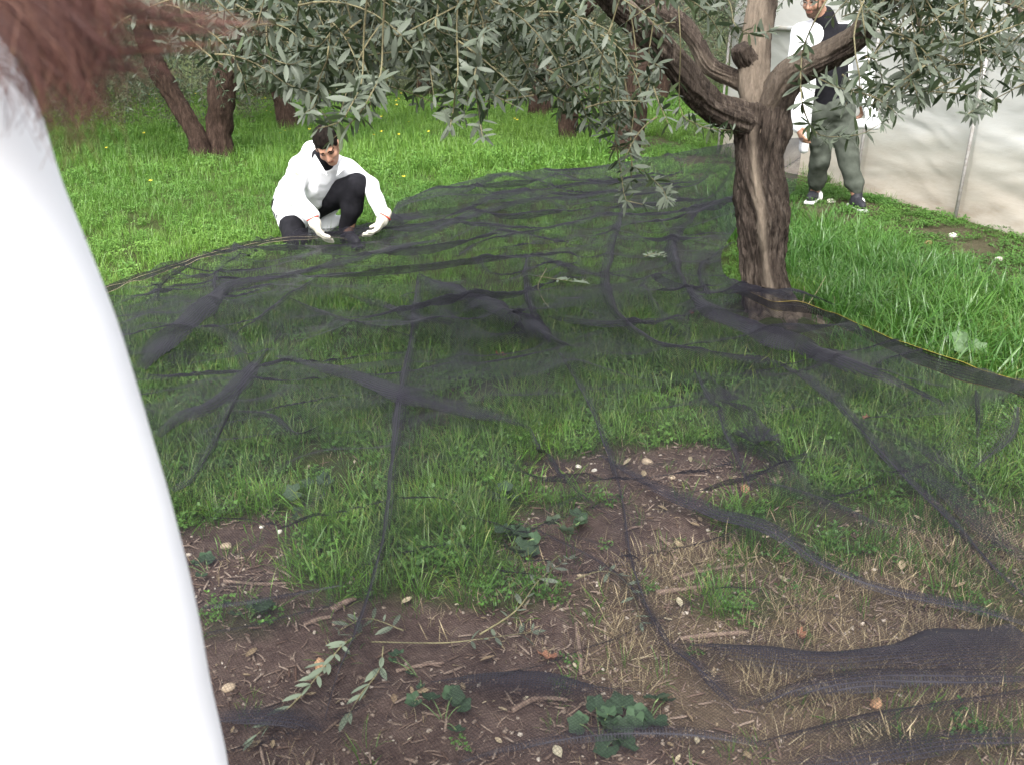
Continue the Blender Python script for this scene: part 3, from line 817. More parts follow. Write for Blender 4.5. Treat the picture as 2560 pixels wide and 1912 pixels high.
for k, pts in enumerate(([(1935, 765, TY, 46), (1985, 800, 4.72, 44), (2035, 842, 4.62, 30), (2075, 872, 4.55, 14)], [(1915, 770, TY, 44), (1890, 815, 4.70, 38), (1868, 862, 4.60, 22), (1850, 890, 4.55, 10)],
                         [(1940, 775, TY, 44), (1955, 830, 4.66, 42), (1965, 885, 4.54, 24), (1972, 912, 4.48, 10)])):
    C, R = pxl(pts); C[:, 2] = np.maximum(np.minimum(C[:, 2], [.20, .13, .07, .02]), .0)
    V, F, pl = woody(C, R, 60, 71 + 9 * k, .22, .22, .3, lambda A, S: (np.clip(.55 * noise2(S * 12, A * 3, 9) + .25, 0, .8), 0 * A), furrow=.12)
    part('root', V, F, BARK, mt, attrs={'pale': pl})
# shoots whose stems can be followed in the picture: (polyline, depth)
SH = [
 ([(1275,108),(1316,165),(1358,215),(1402,250),(1443,260),(1484,244)],3.5), ([(1165,146),(1206,196),(1240,240),(1285,264)],3.0),
 ([(1440,269),(1468,307),(1506,307),(1545,285),(1600,250)],3.6), ([(1649,-30),(1623,127),(1617,234),(1560,275),(1500,307)],3.5),
 ([(1250,0),(1272,41),(1304,85),(1335,85),(1392,60),(1421,15)],3.1), ([(1186,190),(1190,221),(1196,278),(1206,342)],2.8),
 ([(1145,180),(1139,221),(1133,278),(1125,318)],2.8), ([(1090,70),(1130,90),(1187,104),(1218,66)],2.9),
 ([(1545,290),(1537,340),(1551,420),(1566,503),(1607,512)],3.5), ([(1575,390),(1600,420),(1652,468),(1668,500)],3.5),
 ([(850,-20),(839,49),(818,95),(785,127),(747,157),(712,160),(663,138)],2.9), ([(820,130),(812,190),(790,260),(760,285)],2.9),
 ([(910,-10),(940,46),(983,84),(1026,108),(1060,98)],2.9), ([(953,176),(931,230),(895,290),(828,352)],2.6), ([(905,200),(880,260),(850,305),(795,322)],2.6),
 ([(677,174),(701,200),(733,217),(770,230)],3.0), ([(2073,-10),(2034,58),(2007,128),(2001,218),(2011,280),(2034,327),(2062,342),(2108,342),(2159,334),(2205,308)],3.2),
 ([(2151,0),(2159,60),(2167,117),(2172,160)],3.1), ([(2291,93),(2314,152),(2330,200)],3.3), ([(2260,171),(2283,210),(2299,262)],3.3),
 ([(2290,215),(2322,229),(2380,233),(2431,241),(2470,268)],3.3), ([(2600,190),(2560,210),(2509,237),(2458,264),(2420,285)],3.3),
 ([(2580,175),(2555,171),(2513,159),(2481,125)],3.4), ([(2150,215),(2116,224),(2085,216),(2045,196)],3.0),
 ([(1700,272),(1743,311),(1778,323),(1832,326)],3.9), ([(1835,60),(1860,80),(1890,86),(1925,78)],4.2),
]
r = np.random.default_rng(5)
mb_leaf = MB(); mb_twig = MB(); n_leaf_obj = 0
leaf_me = make_mesh('olive_leaf', LV5, LQ5, LEAF, attrs={'h': np.zeros(len(LV5))})
from mathutils import Matrix
def leaf_matrix(fr, off):
    x, y, z, o_ = fr; o_ = o_ - off
    return Matrix(((x[0], y[0], z[0], o_[0]), (x[1], y[1], z[1], o_[1]), (x[2], y[2], z[2], o_[2]), (0, 0, 0, 1)))
def add_leaf(mb, fr, LV=LV5, LQ=LQ5, lt=0.0):
    x, y, z, o_ = fr
    mb.add(LV[:, :1] * x + LV[:, 1:2] * y + LV[:, 2:] * z + o_, LQ, lt=lt, h=0.0)
for poly, Y in SH:
    up = poly[0][1] > 10
    if up: poly = [(poly[0][0] + r.normal(0, 30), -70), (poly[0][0] + r.normal(0, 12), poly[0][1] * .45 - 20)] + poly
    P = np.array([on_y(a, b_, Y - .22 * k / max(1, len(poly) - 1) + .1 * math.sin(k * 2 + Y * 9)) for k, (a, b_) in enumerate(poly)])
    C = catmull(P, 18)
    V, Q, T = tube(C, np.linspace(.0030, .0012, 18), 6)
    tw = part('twig', V, [Q, T], TWIG, mt)
    fr = leaf_frames(C, r, .0195, .060, .38 if up else .1)
    for f in fr:
        if n_leaf_obj < 300:
            lo = obj('leaf', leaf_me, tw); lo.matrix_local = leaf_matrix(f, np.array(mt.location)); n_leaf_obj += 1
        else: add_leaf(mb_leaf, f, lt=r.uniform(0, .65))
# fill: lower edge of the foliage along the picture width, and how dense it is
ex = [450, 560, 650, 750, 830, 900, 950, 1000, 1100, 1180, 1250, 1350, 1450, 1520, 1560, 1640, 1690, 1750, 1800, 1900, 1990, 2050, 2130, 2200, 2300, 2400, 2500, 2600, 2800]
ey = [150, 230, 270, 300, 330, 320, 270, 270, 300, 330, 270, 280, 320, 420, 470, 440, 260, 250, 200, 110, 160, 230, 300, 320, 280, 290, 250, 210, 200]
dx_ = [450, 640, 800, 1300, 1480, 1640, 1760, 1830, 1980, 2040, 2150, 2280, 2380, 2560, 2800]
dy_ = [.35, .7, 1.0, 1.0, .8, .6, .45, .15, .22, 1.1, 1.7, 1.5, .8, .5, .6]
limb_px = np.vstack([catmull(np.array([(a, b_, w) for a, b_, w in q]), 60) for q in (
    [(1905, 322, 60), (1780, 262, 50), (1690, 160, 48), (1580, 50, 44), (1500, -20, 40)], [(1900, 320, 50), (1886, 190, 46), (1908, 0, 40)],
    [(1915, 320, 60), (1975, 190, 55), (2095, 125, 48), (2150, 85, 40)], [(1880, 215, 30), (1775, 165, 28), (1700, 58, 28), (1610, 5, 26)])])
n_ok = 0; tries = 0
while n_ok < 540 and tries < 6000:
    tries += 1
    px = r.uniform(430, 2700); py = r.uniform(-170, 330)
    if r.uniform() > np.interp(px, dx_, dy_) * (1.0 if py < 130 else .6): continue
    Y = r.uniform(2.7, 4.2) if px < 1700 else r.uniform(3.0, 4.3)
    if px > 1750 and px < 2050: Y = r.uniform(4.0, 4.9)
    p = on_y(px, py, Y)
    C = shoot_curve(p, r.normal(0, 1, 3) * np.array([1, .7, .45]) + np.array([0, -.1, -.15]), r.uniform(.16, .36), r.uniform(.1, .9), r)
    qx, qy = to_px(C)
    if (qy > np.interp(qx, ex, ey) - 14).any(): continue
    onl = (np.hypot(qx[:, None] - limb_px[None, :, 0], qy[:, None] - limb_px[None, :, 1]) < limb_px[None, :, 2] + 12).any(1).mean()
    if onl > .12 and r.uniform() < .93: continue
    if ((qx > 1980) & (qx < 2080) & (qy > -30) & (qy < 60)).any() and r.uniform() < .9: continue
    if ((qx > 1975) & (qx < 2060) & (qy > 40)).any() and r.uniform() < .8: continue
    V, Q, T = tube(C, np.linspace(.0032, .0011, len(C)), 5); mb_twig.add(V, Q, T)
    for f in leaf_frames(C, r, .020, .058, .05): add_leaf(mb_leaf, f, lt=r.uniform(0, .65))
    n_ok += 1
# the rest of the crown above the picture
for k in range(420):
    th = r.uniform(0, 2 * np.pi); rad = 2.3 * math.sqrt(r.uniform()); z = r.uniform(1.85, 3.5)
    p = np.array([TREE[0] - .25 + rad * math.cos(th), TREE[1] - .35 + rad * math.sin(th), z])
    if to_px(p)[1][0] > -60: continue
    C = shoot_curve(p, np.array([math.cos(th), math.sin(th), r.normal(.1, .5)]), r.uniform(.25, .5), r.uniform(.3, 1.0), r)
    qx, qy = to_px(C)
    if (qy > -15).any(): continue
    V, Q, T = tube(C, np.linspace(.004, .0012, len(C)), 4, False); mb_twig.add(V, Q)
    for f in leaf_frames(C, r, .034, .062): add_leaf(mb_leaf, f, LV3, LQ3, r.uniform(0, .65))
# boughs that carry the hanging shoots (mostly above the picture)
for pts in ([(1430, -110, 4.2, 20), (1250, -150, 3.7, 14), (1050, -110, 3.3, 9), (850, -60, 3.0, 6), (700, -10, 2.9, 4)],
            [(1330, -230, 4.0, 16), (1100, -300, 3.4, 10), (1000, -180, 3.0, 7), (905, -40, 2.85, 5)],
            [(1515, -15, 4.3, 14), (1560, -60, 3.9, 9), (1649, -40, 3.5, 5)],
            [(2250, -100, 4.4, 20), (2330, -150, 3.9, 14), (2450, -60, 3.5, 9), (2580, 60, 3.4, 7), (2640, 150, 3.3, 5)],
            [(2195, 10, 4.45, 18), (2240, 0, 3.9, 11), (2300, 60, 3.5, 7), (2330, 110, 3.3, 5)],
            [(2195, 10, 4.45, 14), (2130, -60, 3.7, 8), (2075, -20, 3.25, 5)]):
    C, R = pxl(pts); V, Q, T = tube(catmull(np.c_[C, R], 30)[:, :3], catmull(np.c_[C, R], 30)[:, 3], 8)
    part('bough', V, [Q, T], BARK, mt, attrs={'pale': np.full(len(V), .3)})
mb_twig.part('twig_mass', TWIG, mt)['kind'] = 'stuff'
mb_leaf.part('crown', LEAF, mt)['kind'] = 'stuff'

# ---------------------------------------------------------------- the other olive trees
def far_crown(seed, nsh, rx, rz, zc, leaf=.062, lowskirt=.9):
    r = np.random.default_rng(seed); ml = MB(); mw = MB()
    for k in range(nsh):
        u = norm(r.normal(0, 1, 3)); u[2] = u[2] * .9 - .25; q = r.uniform(.45, 1.0) ** .5
        lump = 1 + .28 * noise3(u[0] * 2.2, u[1] * 2.2, u[2] * 2.2, seed)
        p = np.array([u[0] * rx * q * lump, u[1] * rx * q * lump, zc + u[2] * rz * q * lump])
        if p[2] < lowskirt: continue
        C = shoot_curve(p, u + np.array([0, 0, .1]), r.uniform(.25, .5), r.uniform(.5, 1.5), r, 6)
        V, Q, T = tube(C, np.linspace(.004, .0015, 6), 3, False); mw.add(V, Q)
        for f in leaf_frames(C, r, .030, leaf): add_leaf(ml, f, LV3, LQ3, r.uniform(0, .65))
    return ml, mw
crowns = []
for s, args in enumerate([(800, 1.9, 1.25, 2.15, .066, .95), (800, 2.1, 1.35, 2.25, .066, 1.0)]):
    ml, mw = far_crown(201 + s, *args)
    crowns.append((make_mesh('crown', ml.verts(), ml.faces(), LEAF, attrs=ml.attrs()), make_mesh('twigs', mw.verts(), mw.faces(), TWIGD)))
def far_tree(x, y, stems, label, crown=0, cdx=0.0, cdy=0.0, rz=0.0, sc=1.0, dz=0.0, seed=0):
    t = thing('olive_tree', (x, y, float(gh(x, y))), label, 'tree', 'olive trees of the grove')
    for k, (P, R) in enumerate(stems):
        P = np.asarray(P, float) + np.array([x, y, 0])
        V, F, pl = woody(P, R, 28, seed + 5 * k, .16, .14, .8, None, 60)
        V[:, 2] -= .06
        part('trunk', V, F, BARKD, t, attrs={'pale': pl})
    top = np.asarray(stems[-1][0][-1], float) + np.array([x, y, 0])
    r = np.random.default_rng(seed + 99)
    for k in range(4):
        a = k * 1.6 + r.uniform(0, 1); e = top + np.array([math.cos(a) * 1.1 * sc, math.sin(a) * 1.1 * sc, r.uniform(.6, 1.2)])
        V, Q, T = tube(catmull(np.array([top, top * .5 + e * .5 + [0, 0, .12], e]), 10), np.linspace(stems[-1][1][-1] * .7, .02, 10), 8)
        part('limb', V, [Q, T], BARKD, t, attrs={'pale': np.zeros(len(V))})
    for nm, me in zip(('crown', 'twig_mass'), crowns[crown]):
        o_ = obj(nm, me, t); o_.location = (cdx, cdy, dz); o_.rotation_euler = (0, 0, rz); o_.scale = (sc, sc, sc); o_['kind'] = 'stuff'
    return t
def st(*pts): return [(p[0], p[1], p[2]) for p in pts], [p[3] for p in pts]
far_tree(-3.5, 10.5, [st((.10, 0, 0, .14), (.03, .05, .3, .105), (-.16, .1, .7, .10), (-.34, .1, 1.1, .10), (-.45, .1, 1.5, .08)),
                      st((.27, .1, 0, .16), (.28, .15, .35, .13), (.34, .15, .7, .135), (.50, .1, 1.05, .12), (.56, .1, 1.5, .10))],
         'olive tree behind the crouching man with two thick stems in a V', 0, .1, .8, .3, 1.05, -.12, 11)
far_tree(-5.35, 10.2, [st((.05, 0, 0, .14), (.02, 0, .4, .12), (-.06, 0, .8, .12), (.1, 0, 1.2, .11), (.3, .1, 1.6, .09))],
         'leftmost olive tree, its curved trunk showing beside the white coat', 1, -.1, .9, 1.2, 1.0, 0, 23)
far_tree(-3.08, 13.0, [st((.1, 0, 0, .15), (.03, 0, .4, .13), (-.08, 0, .9, .12), (-.2, .1, 1.4, .1))],
         'olive tree with a short dark trunk right of the two-stemmed tree', 1, .3, .6, 2.2, 1.0, -.05, 31)
far_tree(.70, 11.7, [st((0, 0, 0, .14), (-.02, 0, .4, .12), (0, 0, .9, .12), (.04, 0, 1.4, .1))],
         'olive tree with a thin upright trunk in the middle of the meadow', 0, -.2, .4, 4.0, .95, .05, 43)
far_tree(.42, 14.3, [st((0, 0, 0, .18), (0, 0, .4, .16), (0, .05, .9, .15), (-.06, .1, 1.4, .12))],
         'olive tree standing directly behind the thin upright trunk', 1, -.5, .3, 5.0, 1.05, -.05, 53)
far_tree(1.22, 10.2, [st((-.06, 0, 0, .18), (0, 0, .3, .15), (.06, 0, .7, .14), (.1, 0, 1.1, .13), (.12, .1, 1.5, .1))],
         'olive tree with a reddish trunk at the far edge of the net', 0, -.15, .5, .9, .85, .15, 67)
back = [(-9.6, 15.5, 0, 'far olive tree behind the leftmost trunk, half hidden'), (-6.9, 16.0, 1, 'back-row olive tree left of the two-stemmed olive tree'),
        (-4.4, 17.0, 0, 'back-row olive tree showing between the two-stemmed tree and the short trunk'), (-1.6, 17.6, 1, 'back-row olive tree above the crouching man'),
        (2.6, 17.2, 0, 'back-row olive tree behind the limbs of the large tree'), (.2, 19.5, 1, 'farthest olive tree in the middle of the grove'),
        (-12.6, 18.0, 1, 'farthest olive tree on the left edge of the grove'), (4.8, 20.0, 0, 'farthest olive tree beyond the greenhouse end')]
for i, (x_, y_, c_, lb) in enumerate(back):
    far_tree(x_, y_, [st((0, 0, 0, .16), (.03, 0, .5, .14), (-.04, 0, 1.0, .13), (.0, 0, 1.5, .1))], lb, c_, 0, 0, i * 1.7, 1.15, -.25, 80 + i * 9)
# scrub hedge closing the grove
HEDGE = leafy_mat('scrub_leaf', [(0.0, (0.040, 0.060, 0.028)), (0.5, (0.075, 0.095, 0.045)), (1.0, (0.13, 0.14, 0.075))], None, 0.2, 0.6, back=(0.13, 0.145, 0.085))
ml, mw = far_crown(301, 620, 1.7, 1.0, .95, .07, .0)
hedge_me = (make_mesh('foliage', ml.verts(), ml.faces(), HEDGE, attrs=ml.attrs()), make_mesh('stems', mw.verts(), mw.faces(), TWIGD))
hl = ['leftmost scrub bush closing the back of the meadow', 'grey scrub bush left of the two-stemmed olive tree', 'scrub bush right behind the two-stemmed olive tree', 'scrub bush behind the short dark trunk',
      'scrub bush in the gap above the crouching man', 'scrub bush left of the thin upright trunk, far back', 'scrub bush right behind the thin upright trunk', 'scrub bush behind the reddish trunk', 'rightmost scrub bush near the greenhouse end', 'nearer scrub bush just behind the leftmost olive trunk', 'nearer scrub bush left of the two-stemmed olive trunk']
for i in range(11):
    x_ = -12.0 + i * 2.25; y_ = 17.2 + 1.0 * math.sin(i * 2.1) + (1.2 if i > 3 else 0) 
    if i > 8: x_, y_ = [(-6.9, 13.6), (-5.0, 13.9)][i - 9]
    t = thing('scrub_bush', (x_, y_, 0), hl[i], 'bush', 'scrub bushes behind the grove')
    for nm, me in zip(('foliage', 'stem_mass'), hedge_me):
        o_ = obj(nm, me, t); o_.rotation_euler = (0, 0, i * 1.3); o_.scale = (1.05, 1.0, .95 + .12 * math.sin(i * 3)); o_['kind'] = 'stuff'
# ================================================================ THE NET
K = 2560 / 2212.0
def net_mat(name, cover, col):
    """woven monofilament net: the share of light stopped grows with the slant because the threads are round
    (a thread lattice seen at an angle closes up: 1-(1-cover)^(1/cos)); weave pattern in net coordinates"""
    m, nt, b, o = new_mat(name)
    g = node(nt, 'ShaderNodeNewGeometry')
    dp = node(nt, 'ShaderNodeVectorMath', operation='DOT_PRODUCT')
    nt.links.new(g.outputs['Normal'], dp.inputs[0]); nt.links.new(g.outputs['Incoming'], dp.inputs[1])
    ab = node(nt, 'ShaderNodeMath', operation='ABSOLUTE'); nt.links.new(dp.outputs['Value'], ab.inputs[0])
    mxm = node(nt, 'ShaderNodeMath', operation='MAXIMUM'); nt.links.new(ab.outputs[0], mxm.inputs[0]); mxm.inputs[1].default_value = 0.12
    inv = node(nt, 'ShaderNodeMath', operation='DIVIDE'); inv.inputs[0].default_value = 1.0; nt.links.new(mxm.outputs[0], inv.inputs[1])
    # weave: two thread directions, 6 mm apart
    at = node(nt, 'ShaderNodeAttribute', attribute_name='weave')
    sp = node(nt, 'ShaderNodeSeparateXYZ'); nt.links.new(at.outputs['Vector'], sp.inputs[0])
    th = []
    for ax in ('X', 'Y'):
        s1 = node(nt, 'ShaderNodeMath', operation='MULTIPLY'); nt.links.new(sp.outputs[ax], s1.inputs[0]); s1.inputs[1].default_value = 2 * math.pi / 0.0075
        s2 = node(nt, 'ShaderNodeMath', operation='SINE'); nt.links.new(s1.outputs[0], s2.inputs[0])
        th.append(s2.outputs[0])
    mxx = node(nt, 'ShaderNodeMath', operation='MAXIMUM'); nt.links.new(th[0], mxx.inputs[0]); nt.links.new(th[1], mxx.inputs[1])
    wv = node(nt, 'ShaderNodeMapRange'); nt.links.new(mxx.outputs[0], wv.inputs[0])
    wv.inputs[1].default_value = 0.45; wv.inputs[2].default_value = .95; wv.inputs[3].default_value = 1 - cover * .35; wv.inputs[4].default_value = 1 - cover * 2.0
    cl = node(nt, 'ShaderNodeClamp'); nt.links.new(wv.outputs[0], cl.inputs[0]); cl.inputs[1].default_value = .02; cl.inputs[2].default_value = 1.0
    # 'dens': how tightly the net is gathered at that spot
    dn = node(nt, 'ShaderNodeMath', operation='MULTIPLY'); nt.links.new(inv.outputs[0], dn.inputs[0]); nt.links.new(attr(nt, 'dens'), dn.inputs[1])
    pw = node(nt, 'ShaderNodeMath', operation='POWER'); nt.links.new(cl.outputs[0], pw.inputs[0]); nt.links.new(dn.outputs[0], pw.inputs[1])
    tr = node(nt, 'ShaderNodeBsdfTransparent')
    b.inputs['Base Color'].default_value = (*col, 1); b.inputs['Roughness'].default_value = 0.5; b.inputs['Specular IOR Level'].default_value = 0.14
    mx = node(nt, 'ShaderNodeMixShader')
    nt.links.new(pw.outputs[0], mx.inputs[0]); nt.links.new(b.outputs[0], mx.inputs[1]); nt.links.new(tr.outputs[0], mx.inputs[2])
    nt.links.new(mx.outputs[0], o.inputs['Surface'])
    return m
NET = net_mat("black_net", 0.20, (0.0160, 0.0152, 0.0205))
NETF = net_mat('black_net_gathered', 0.44, (0.0175, 0.0165, 0.0225))
HEM = net_mat('black_net_hem', 0.75, (0.014, 0.012, 0.011))
YTH = simple_mat('yellow_thread', (0.26, 0.19, 0.03), (0.42, 0.32, 0.06), 80, .7, 0)
PTH = simple_mat('pale_thread', (0.30, 0.25, 0.16), (0.42, 0.36, 0.24), 80, .7, 0)
_cx = np.arange(-5, 5.01, .05); _cy = np.arange(0, 12.01, .05)
_CX, _CY = np.meshgrid(_cx, _cy, indexing='ij')
_CG = gh(_CX, _CY); _CH = _CG + grass_h(_CX, _CY)
def lookup(G, x, y):
    fx = np.clip((np.asarray(x, float) + 5) / .05, 0, len(_cx) - 1.001); fy = np.clip(np.asarray(y, float) / .05, 0, len(_cy) - 1.001)
    i = fx.astype(int); j = fy.astype(int); u = fx - i; v = fy - j
    return G[i, j] * (1 - u) * (1 - v) + G[i + 1, j] * u * (1 - v) + G[i, j + 1] * (1 - u) * v + G[i + 1, j + 1] * u * v
def drape(x, y):
    u = x * .85 + y * .25; v = y * .95 - x * .42
    wx = .35 * noise2(x * 1.1, y * 1.1, 91); wy = .35 * noise2(x * 1.1 + 9, y * 1.1, 92)
    d1 = 1 - np.abs(noise2(u * 1.1 + wx, v * 2.6 + wy, 93)) * 2.2
    d2 = 1 - np.abs(noise2(u * 2.2 + wx * 2, v * 6.5 + wy * 2, 94)) * 2.4
    return d1, d2
def sheet_z(x, y, fine=True):
    x = np.asarray(x, float); y = np.asarray(y, float)
    base = lookup(_CH, x, y)
    d1, d2 = drape(x, y)
    amp = .35 + .65 * smooth(2.6, 4.2, y)
    z = base + amp * (.058 * np.clip(d1, -.4, 1) + .024 * np.clip(d2, -.4, 1))
    if fine: z = z + .005 * noise2(x * 11, y * 11, 95)
    return np.maximum(z, lookup(_CG, x, y) + .012)
def net_pts(px, py, lift=0.0):
    px = np.asarray(px, float); py = np.asarray(py, float)
    dx = (px - CX) / FPX; dy = -(py - CY) / FPX
    r_ = np.stack([dx, _c + dy * _s, -_s + dy * _c], -1); z = np.full(len(px), .1)
    for _ in range(7):
        t = (z - CAM_H) / r_[:, 2]; p = np.array([0, 0, CAM_H]) + r_ * t[:, None]; z = sheet_z(p[:, 0], p[:, 1], False) + lift
    return p
def net_pt(px, py, lift=0.0): return net_pts([px], [py], lift)[0]
NU, NV = 300, 560
cl_, cr_, cf_, cn_ = catmull(Lb, NV), catmull(Rb, NV), catmull(Fb, NU), catmull(Nb, NU)
s_ = np.linspace(0, 1, NU)[:, None, None]; t_ = np.linspace(0, 1, NV)[None, :, None]
P = (1 - s_) * cl_[None] + s_ * cr_[None] + (1 - t_) * cn_[:, None] + t_ * cf_[:, None] \
    - ((1 - s_) * (1 - t_) * cl_[0] + s_ * (1 - t_) * cr_[0] + (1 - s_) * t_ * cl_[-1] + s_ * t_ * cr_[-1])
Z = sheet_z(P[..., 0], P[..., 1])
def pull(Z, edge, axis_pts, dist, sig):
    w = np.exp(-(dist / sig) ** 1.5)
    return Z * (1 - w) + edge * w
dl = np.linalg.norm(P[..., :2] - cl_[None, :, :2], axis=-1); dr = np.linalg.norm(P[..., :2] - cr_[None, :, :2], axis=-1)
df = np.linalg.norm(P[..., :2] - cf_[:, None, :2], axis=-1)
Z = pull(Z, np.broadcast_to(cl_[None, :, 2], Z.shape), None, dl, .22)
sr = .16 + 1.1 * smooth(.5, .9, cr_[:, 2])[None, :] + .12 * smooth(.2, .3, cr_[:, 2])[None, :]
Z = pull(Z, np.broadcast_to(cr_[None, :, 2], Z.shape), None, dr, sr)
Z = pull(Z, np.broadcast_to(cf_[:, None, 2], Z.shape), None, df, .22 + .9 * smooth(.3, .8, cf_[:, 2])[:, None])
P[..., 2] = np.maximum(Z, gh(P[..., 0], P[..., 1]) + .012)
nb_ = np.array([.4, 3.0, 0.0])
net = thing('olive_net', nb_, 'black harvest net spread in folds over the grass under the olive tree', 'net')
weave = np.stack([P[..., 0] * .8 + P[..., 1] * .6, P[..., 1] * .8 - P[..., 0] * .6, 0 * P[..., 0]], -1).reshape(-1, 3)
_sheet_later = lambda A: part('net_sheet', P.reshape(-1, 3), grid_quads(NU, NV)[:, ::-1], NET, net, attrs=A)
# folds: gathered, layered ridges of the same net. (pixel polyline in the 2212 wide view with half width in px, height, layers)
FOLDS = [
 ([(908,598,5),(905,650,8),(893,740,9),(878,810,10),(868,880,13),(862,950,11),(850,1010,10),(845,1100,9),(830,1180,9),(803,1280,8),(772,1375,7),(735,1450,5),(705,1560,4)],.022,3),
 ([(908,600,4),(940,622,16),(1000,645,22),(1070,678,24),(1130,705,22),(1190,740,12),(1230,752,3)],.05,4),
 ([(600,770,3),(690,792,9),(780,818,15),(850,846,17),(920,866,18),(1000,884,17),(1090,905,10),(1140,925,4)],.022,2),
 ([(1140,925,3),(1165,960,6),(1200,1015,6),(1255,1075,5),(1320,1120,4)],.012,2),
 ([(1142,555,4),(1140,610,9),(1150,670,7),(1190,742,4)],.03,3),
 ([(1212,765,3),(1245,815,5),(1285,890,6),(1312,960,7),(1335,1040,5),(1352,1110,5),(1358,1180,5),(1385,1280,6),(1425,1365,7),(1445,1395,3)],.014,2),
 ([(1345,450,3),(1322,520,7),(1305,585,9),(1308,640,10),(1345,700,9),(1400,742,12),(1480,765,13),(1560,778,13),(1640,783,14),(1685,790,10)],.03,3),
 ([(1685,788,6),(1740,815,10),(1800,858,12),(1850,915,11),(1910,985,10),(1985,1060,9),(2060,1130,7),(2130,1215,6),(2225,1300,5)],.018,3),
 ([(1525,440,4),(1485,475,8),(1452,518,10),(1455,565,11),(1472,612,10),(1500,655,8)],.035,3),
 ([(1478,612,3),(1530,672,14),(1610,708,20),(1700,742,23),(1790,778,20),(1870,810,14),(1960,845,8),(2040,878,3)],.05,4),
 ([(1585,525,3),(1540,560,5),(1515,590,7),(1530,640,4)],.025,2),
 ([(1560,600,6),(1600,625,16),(1680,650,18),(1760,660,10),(1800,668,4)],.05,2),
 ([(300,800,12),(350,745,22),(400,705,24),(445,665,19),(490,625,16),(545,612,9),(640,600,4)],.045,3),
 ([(500,735,3),(545,708,7),(590,675,10),(640,640,8),(690,598,5)],.03,3),
 ([(545,612,3),(660,590,7),(760,565,10),(850,540,9),(940,522,4)],.03,2),
 ([(335,945,10),(390,905,13),(450,885,15),(505,845,18),(545,795,14),(575,755,6)],.03,2),
 ([(540,790,3),(490,900,6),(450,980,7),(410,1040,8),(370,1060,6)],.018,2),
 ([(700,920,3),(640,945,5),(580,905,8),(500,890,4)],.02,2),
 ([(1130,1132,3),(1190,1165,5),(1260,1200,5),(1330,1245,6),(1375,1290,6),(1410,1340,7),(1440,1395,6)],.014,3),
 ([(1440,1390,4),(1500,1430,9),(1560,1490,12),(1600,1530,6)],.016,2),
 ([(1300,985,3),(1400,1045,9),(1500,1090,13),(1590,1125,15),(1660,1140,14),(1705,1165,12),(1745,1205,9),(1830,1250,9),(1950,1285,10),(2080,1310,10),(2225,1350,8)],.02,3),
 ([(1450,1398,4),(1540,1408,14),(1640,1425,20),(1740,1440,22),(1850,1440,26),(1960,1432,34),(2080,1420,44),(2160,1410,50),(2240,1400,52)],.04,3),
 ([(1600,1530,3),(1700,1495,9),(1800,1478,14),(1900,1470,16),(2030,1468,14),(2225,1462,10)],.03,2),
 ([(930,1478,4),(1050,1475,16),(1150,1480,20),(1260,1495,15),(1380,1500,5)],.014,2),
 ([(470,1545,12),(560,1545,16),(650,1555,14),(705,1575,6)],.014,2),
 ([(440,1312,4),(520,1305,4),(620,1290,3),(740,1265,2)],.012,2), ([(445,1372,5),(540,1358,5),(650,1330,4),(740,1305,2)],.012,2),
 ([(990,1648,3),(1120,1612,6),(1260,1590,9),(1420,1582,10),(1560,1592,8),(1660,1610,4)],.016,2),
 ([(1640,1608,4),(1760,1585,9),(1880,1560,10),(2020,1535,12),(2225,1505,12)],.016,2),
 ([(1700,1640,10),(1850,1630,16),(2050,1600,18),(2225,1590,14)],.014,1),
 ([(1500,798,2),(1530,850,7),(1560,910,8),(1600,1000,6),(1625,1060,3)],.010,2),
 ([(1620,1045,3),(1700,1060,9),(1800,1100,12),(1900,1140,10),(1990,1150,4)],.012,1),
 ([(1850,915,3),(1930,935,9),(2020,985,13),(2100,1050,10),(2160,1100,5)],.012,1),
 ([(1520,805,4),(1570,870,20),(1625,940,32),(1680,1010,34),(1740,1070,14)],.010,.38),
 ([(1870,920,5),(1950,975,20),(2040,1050,30),(2120,1130,30),(2215,1210,18)],.010,.42),
 ([(2110,845,3),(2116,900,5),(2112,950,3)],.02,2), ([(2195,880,4),(2185,930,6),(2150,970,6),(2100,1010,3)],.02,2),
 ([(560,545,3),(500,570,5),(470,600,6),(470,640,3)],.03,2), ([(435,560,3),(385,590,6),(340,625,6),(338,655,3)],.035,2),
 ([(1000,415,4),(1080,382,8),(1120,386,5),(1180,395,3)],.03,2), ([(900,520,4),(1010,470,9),(1110,445,9),(1250,430,7),(1400,400,4)],.03,2),
 ([(980,560,4),(1080,520,8),(1180,500,8),(1300,470,5)],.03,2), ([(740,640,3),(840,665,8),(900,690,10),(980,700,6)],.02,1),
 ([(620,650,4),(720,690,9),(820,720,11),(900,745,6)],.02,1), ([(1180,560,4),(1250,590,7),(1310,600,4)],.02,1), ([(1190,690,4),(1300,705,8),(1400,700,8),(1470,690,4)],.03,2),
]
sx, sy = P[..., 0].ravel(), P[..., 1].ravel()
dz_ = np.zeros(len(sx))
d1, d2 = drape(sx, sy)
streak = noise2((sx * .85 + sy * .25) * 2.2, (sy * .95 - sx * .42) * 16, 171)
wx_ = .5 * noise2(sx * 1.3, sy * 1.3, 181); wy_ = .5 * noise2(sx * 1.3 + 7, sy * 1.3, 182)
crease = np.clip(1 - np.abs(noise2(sx * 1.9 + wx_, sy * 2.3 + wy_, 183)) * 13, 0, 1) * smooth(-.3, .3, noise2(sx * 1.1, sy * 1.1, 184)) \
    + np.clip(1 - np.abs(noise2(sx * 1.5 + sy * 1.1 + wx_, sy * 3.4 - sx * 1.6 + wy_, 185)) * 15, 0, 1) * smooth(-.2, .35, noise2(sx * .9 + 5, sy * .9, 186))
dz_ = dz_ + .022 * crease
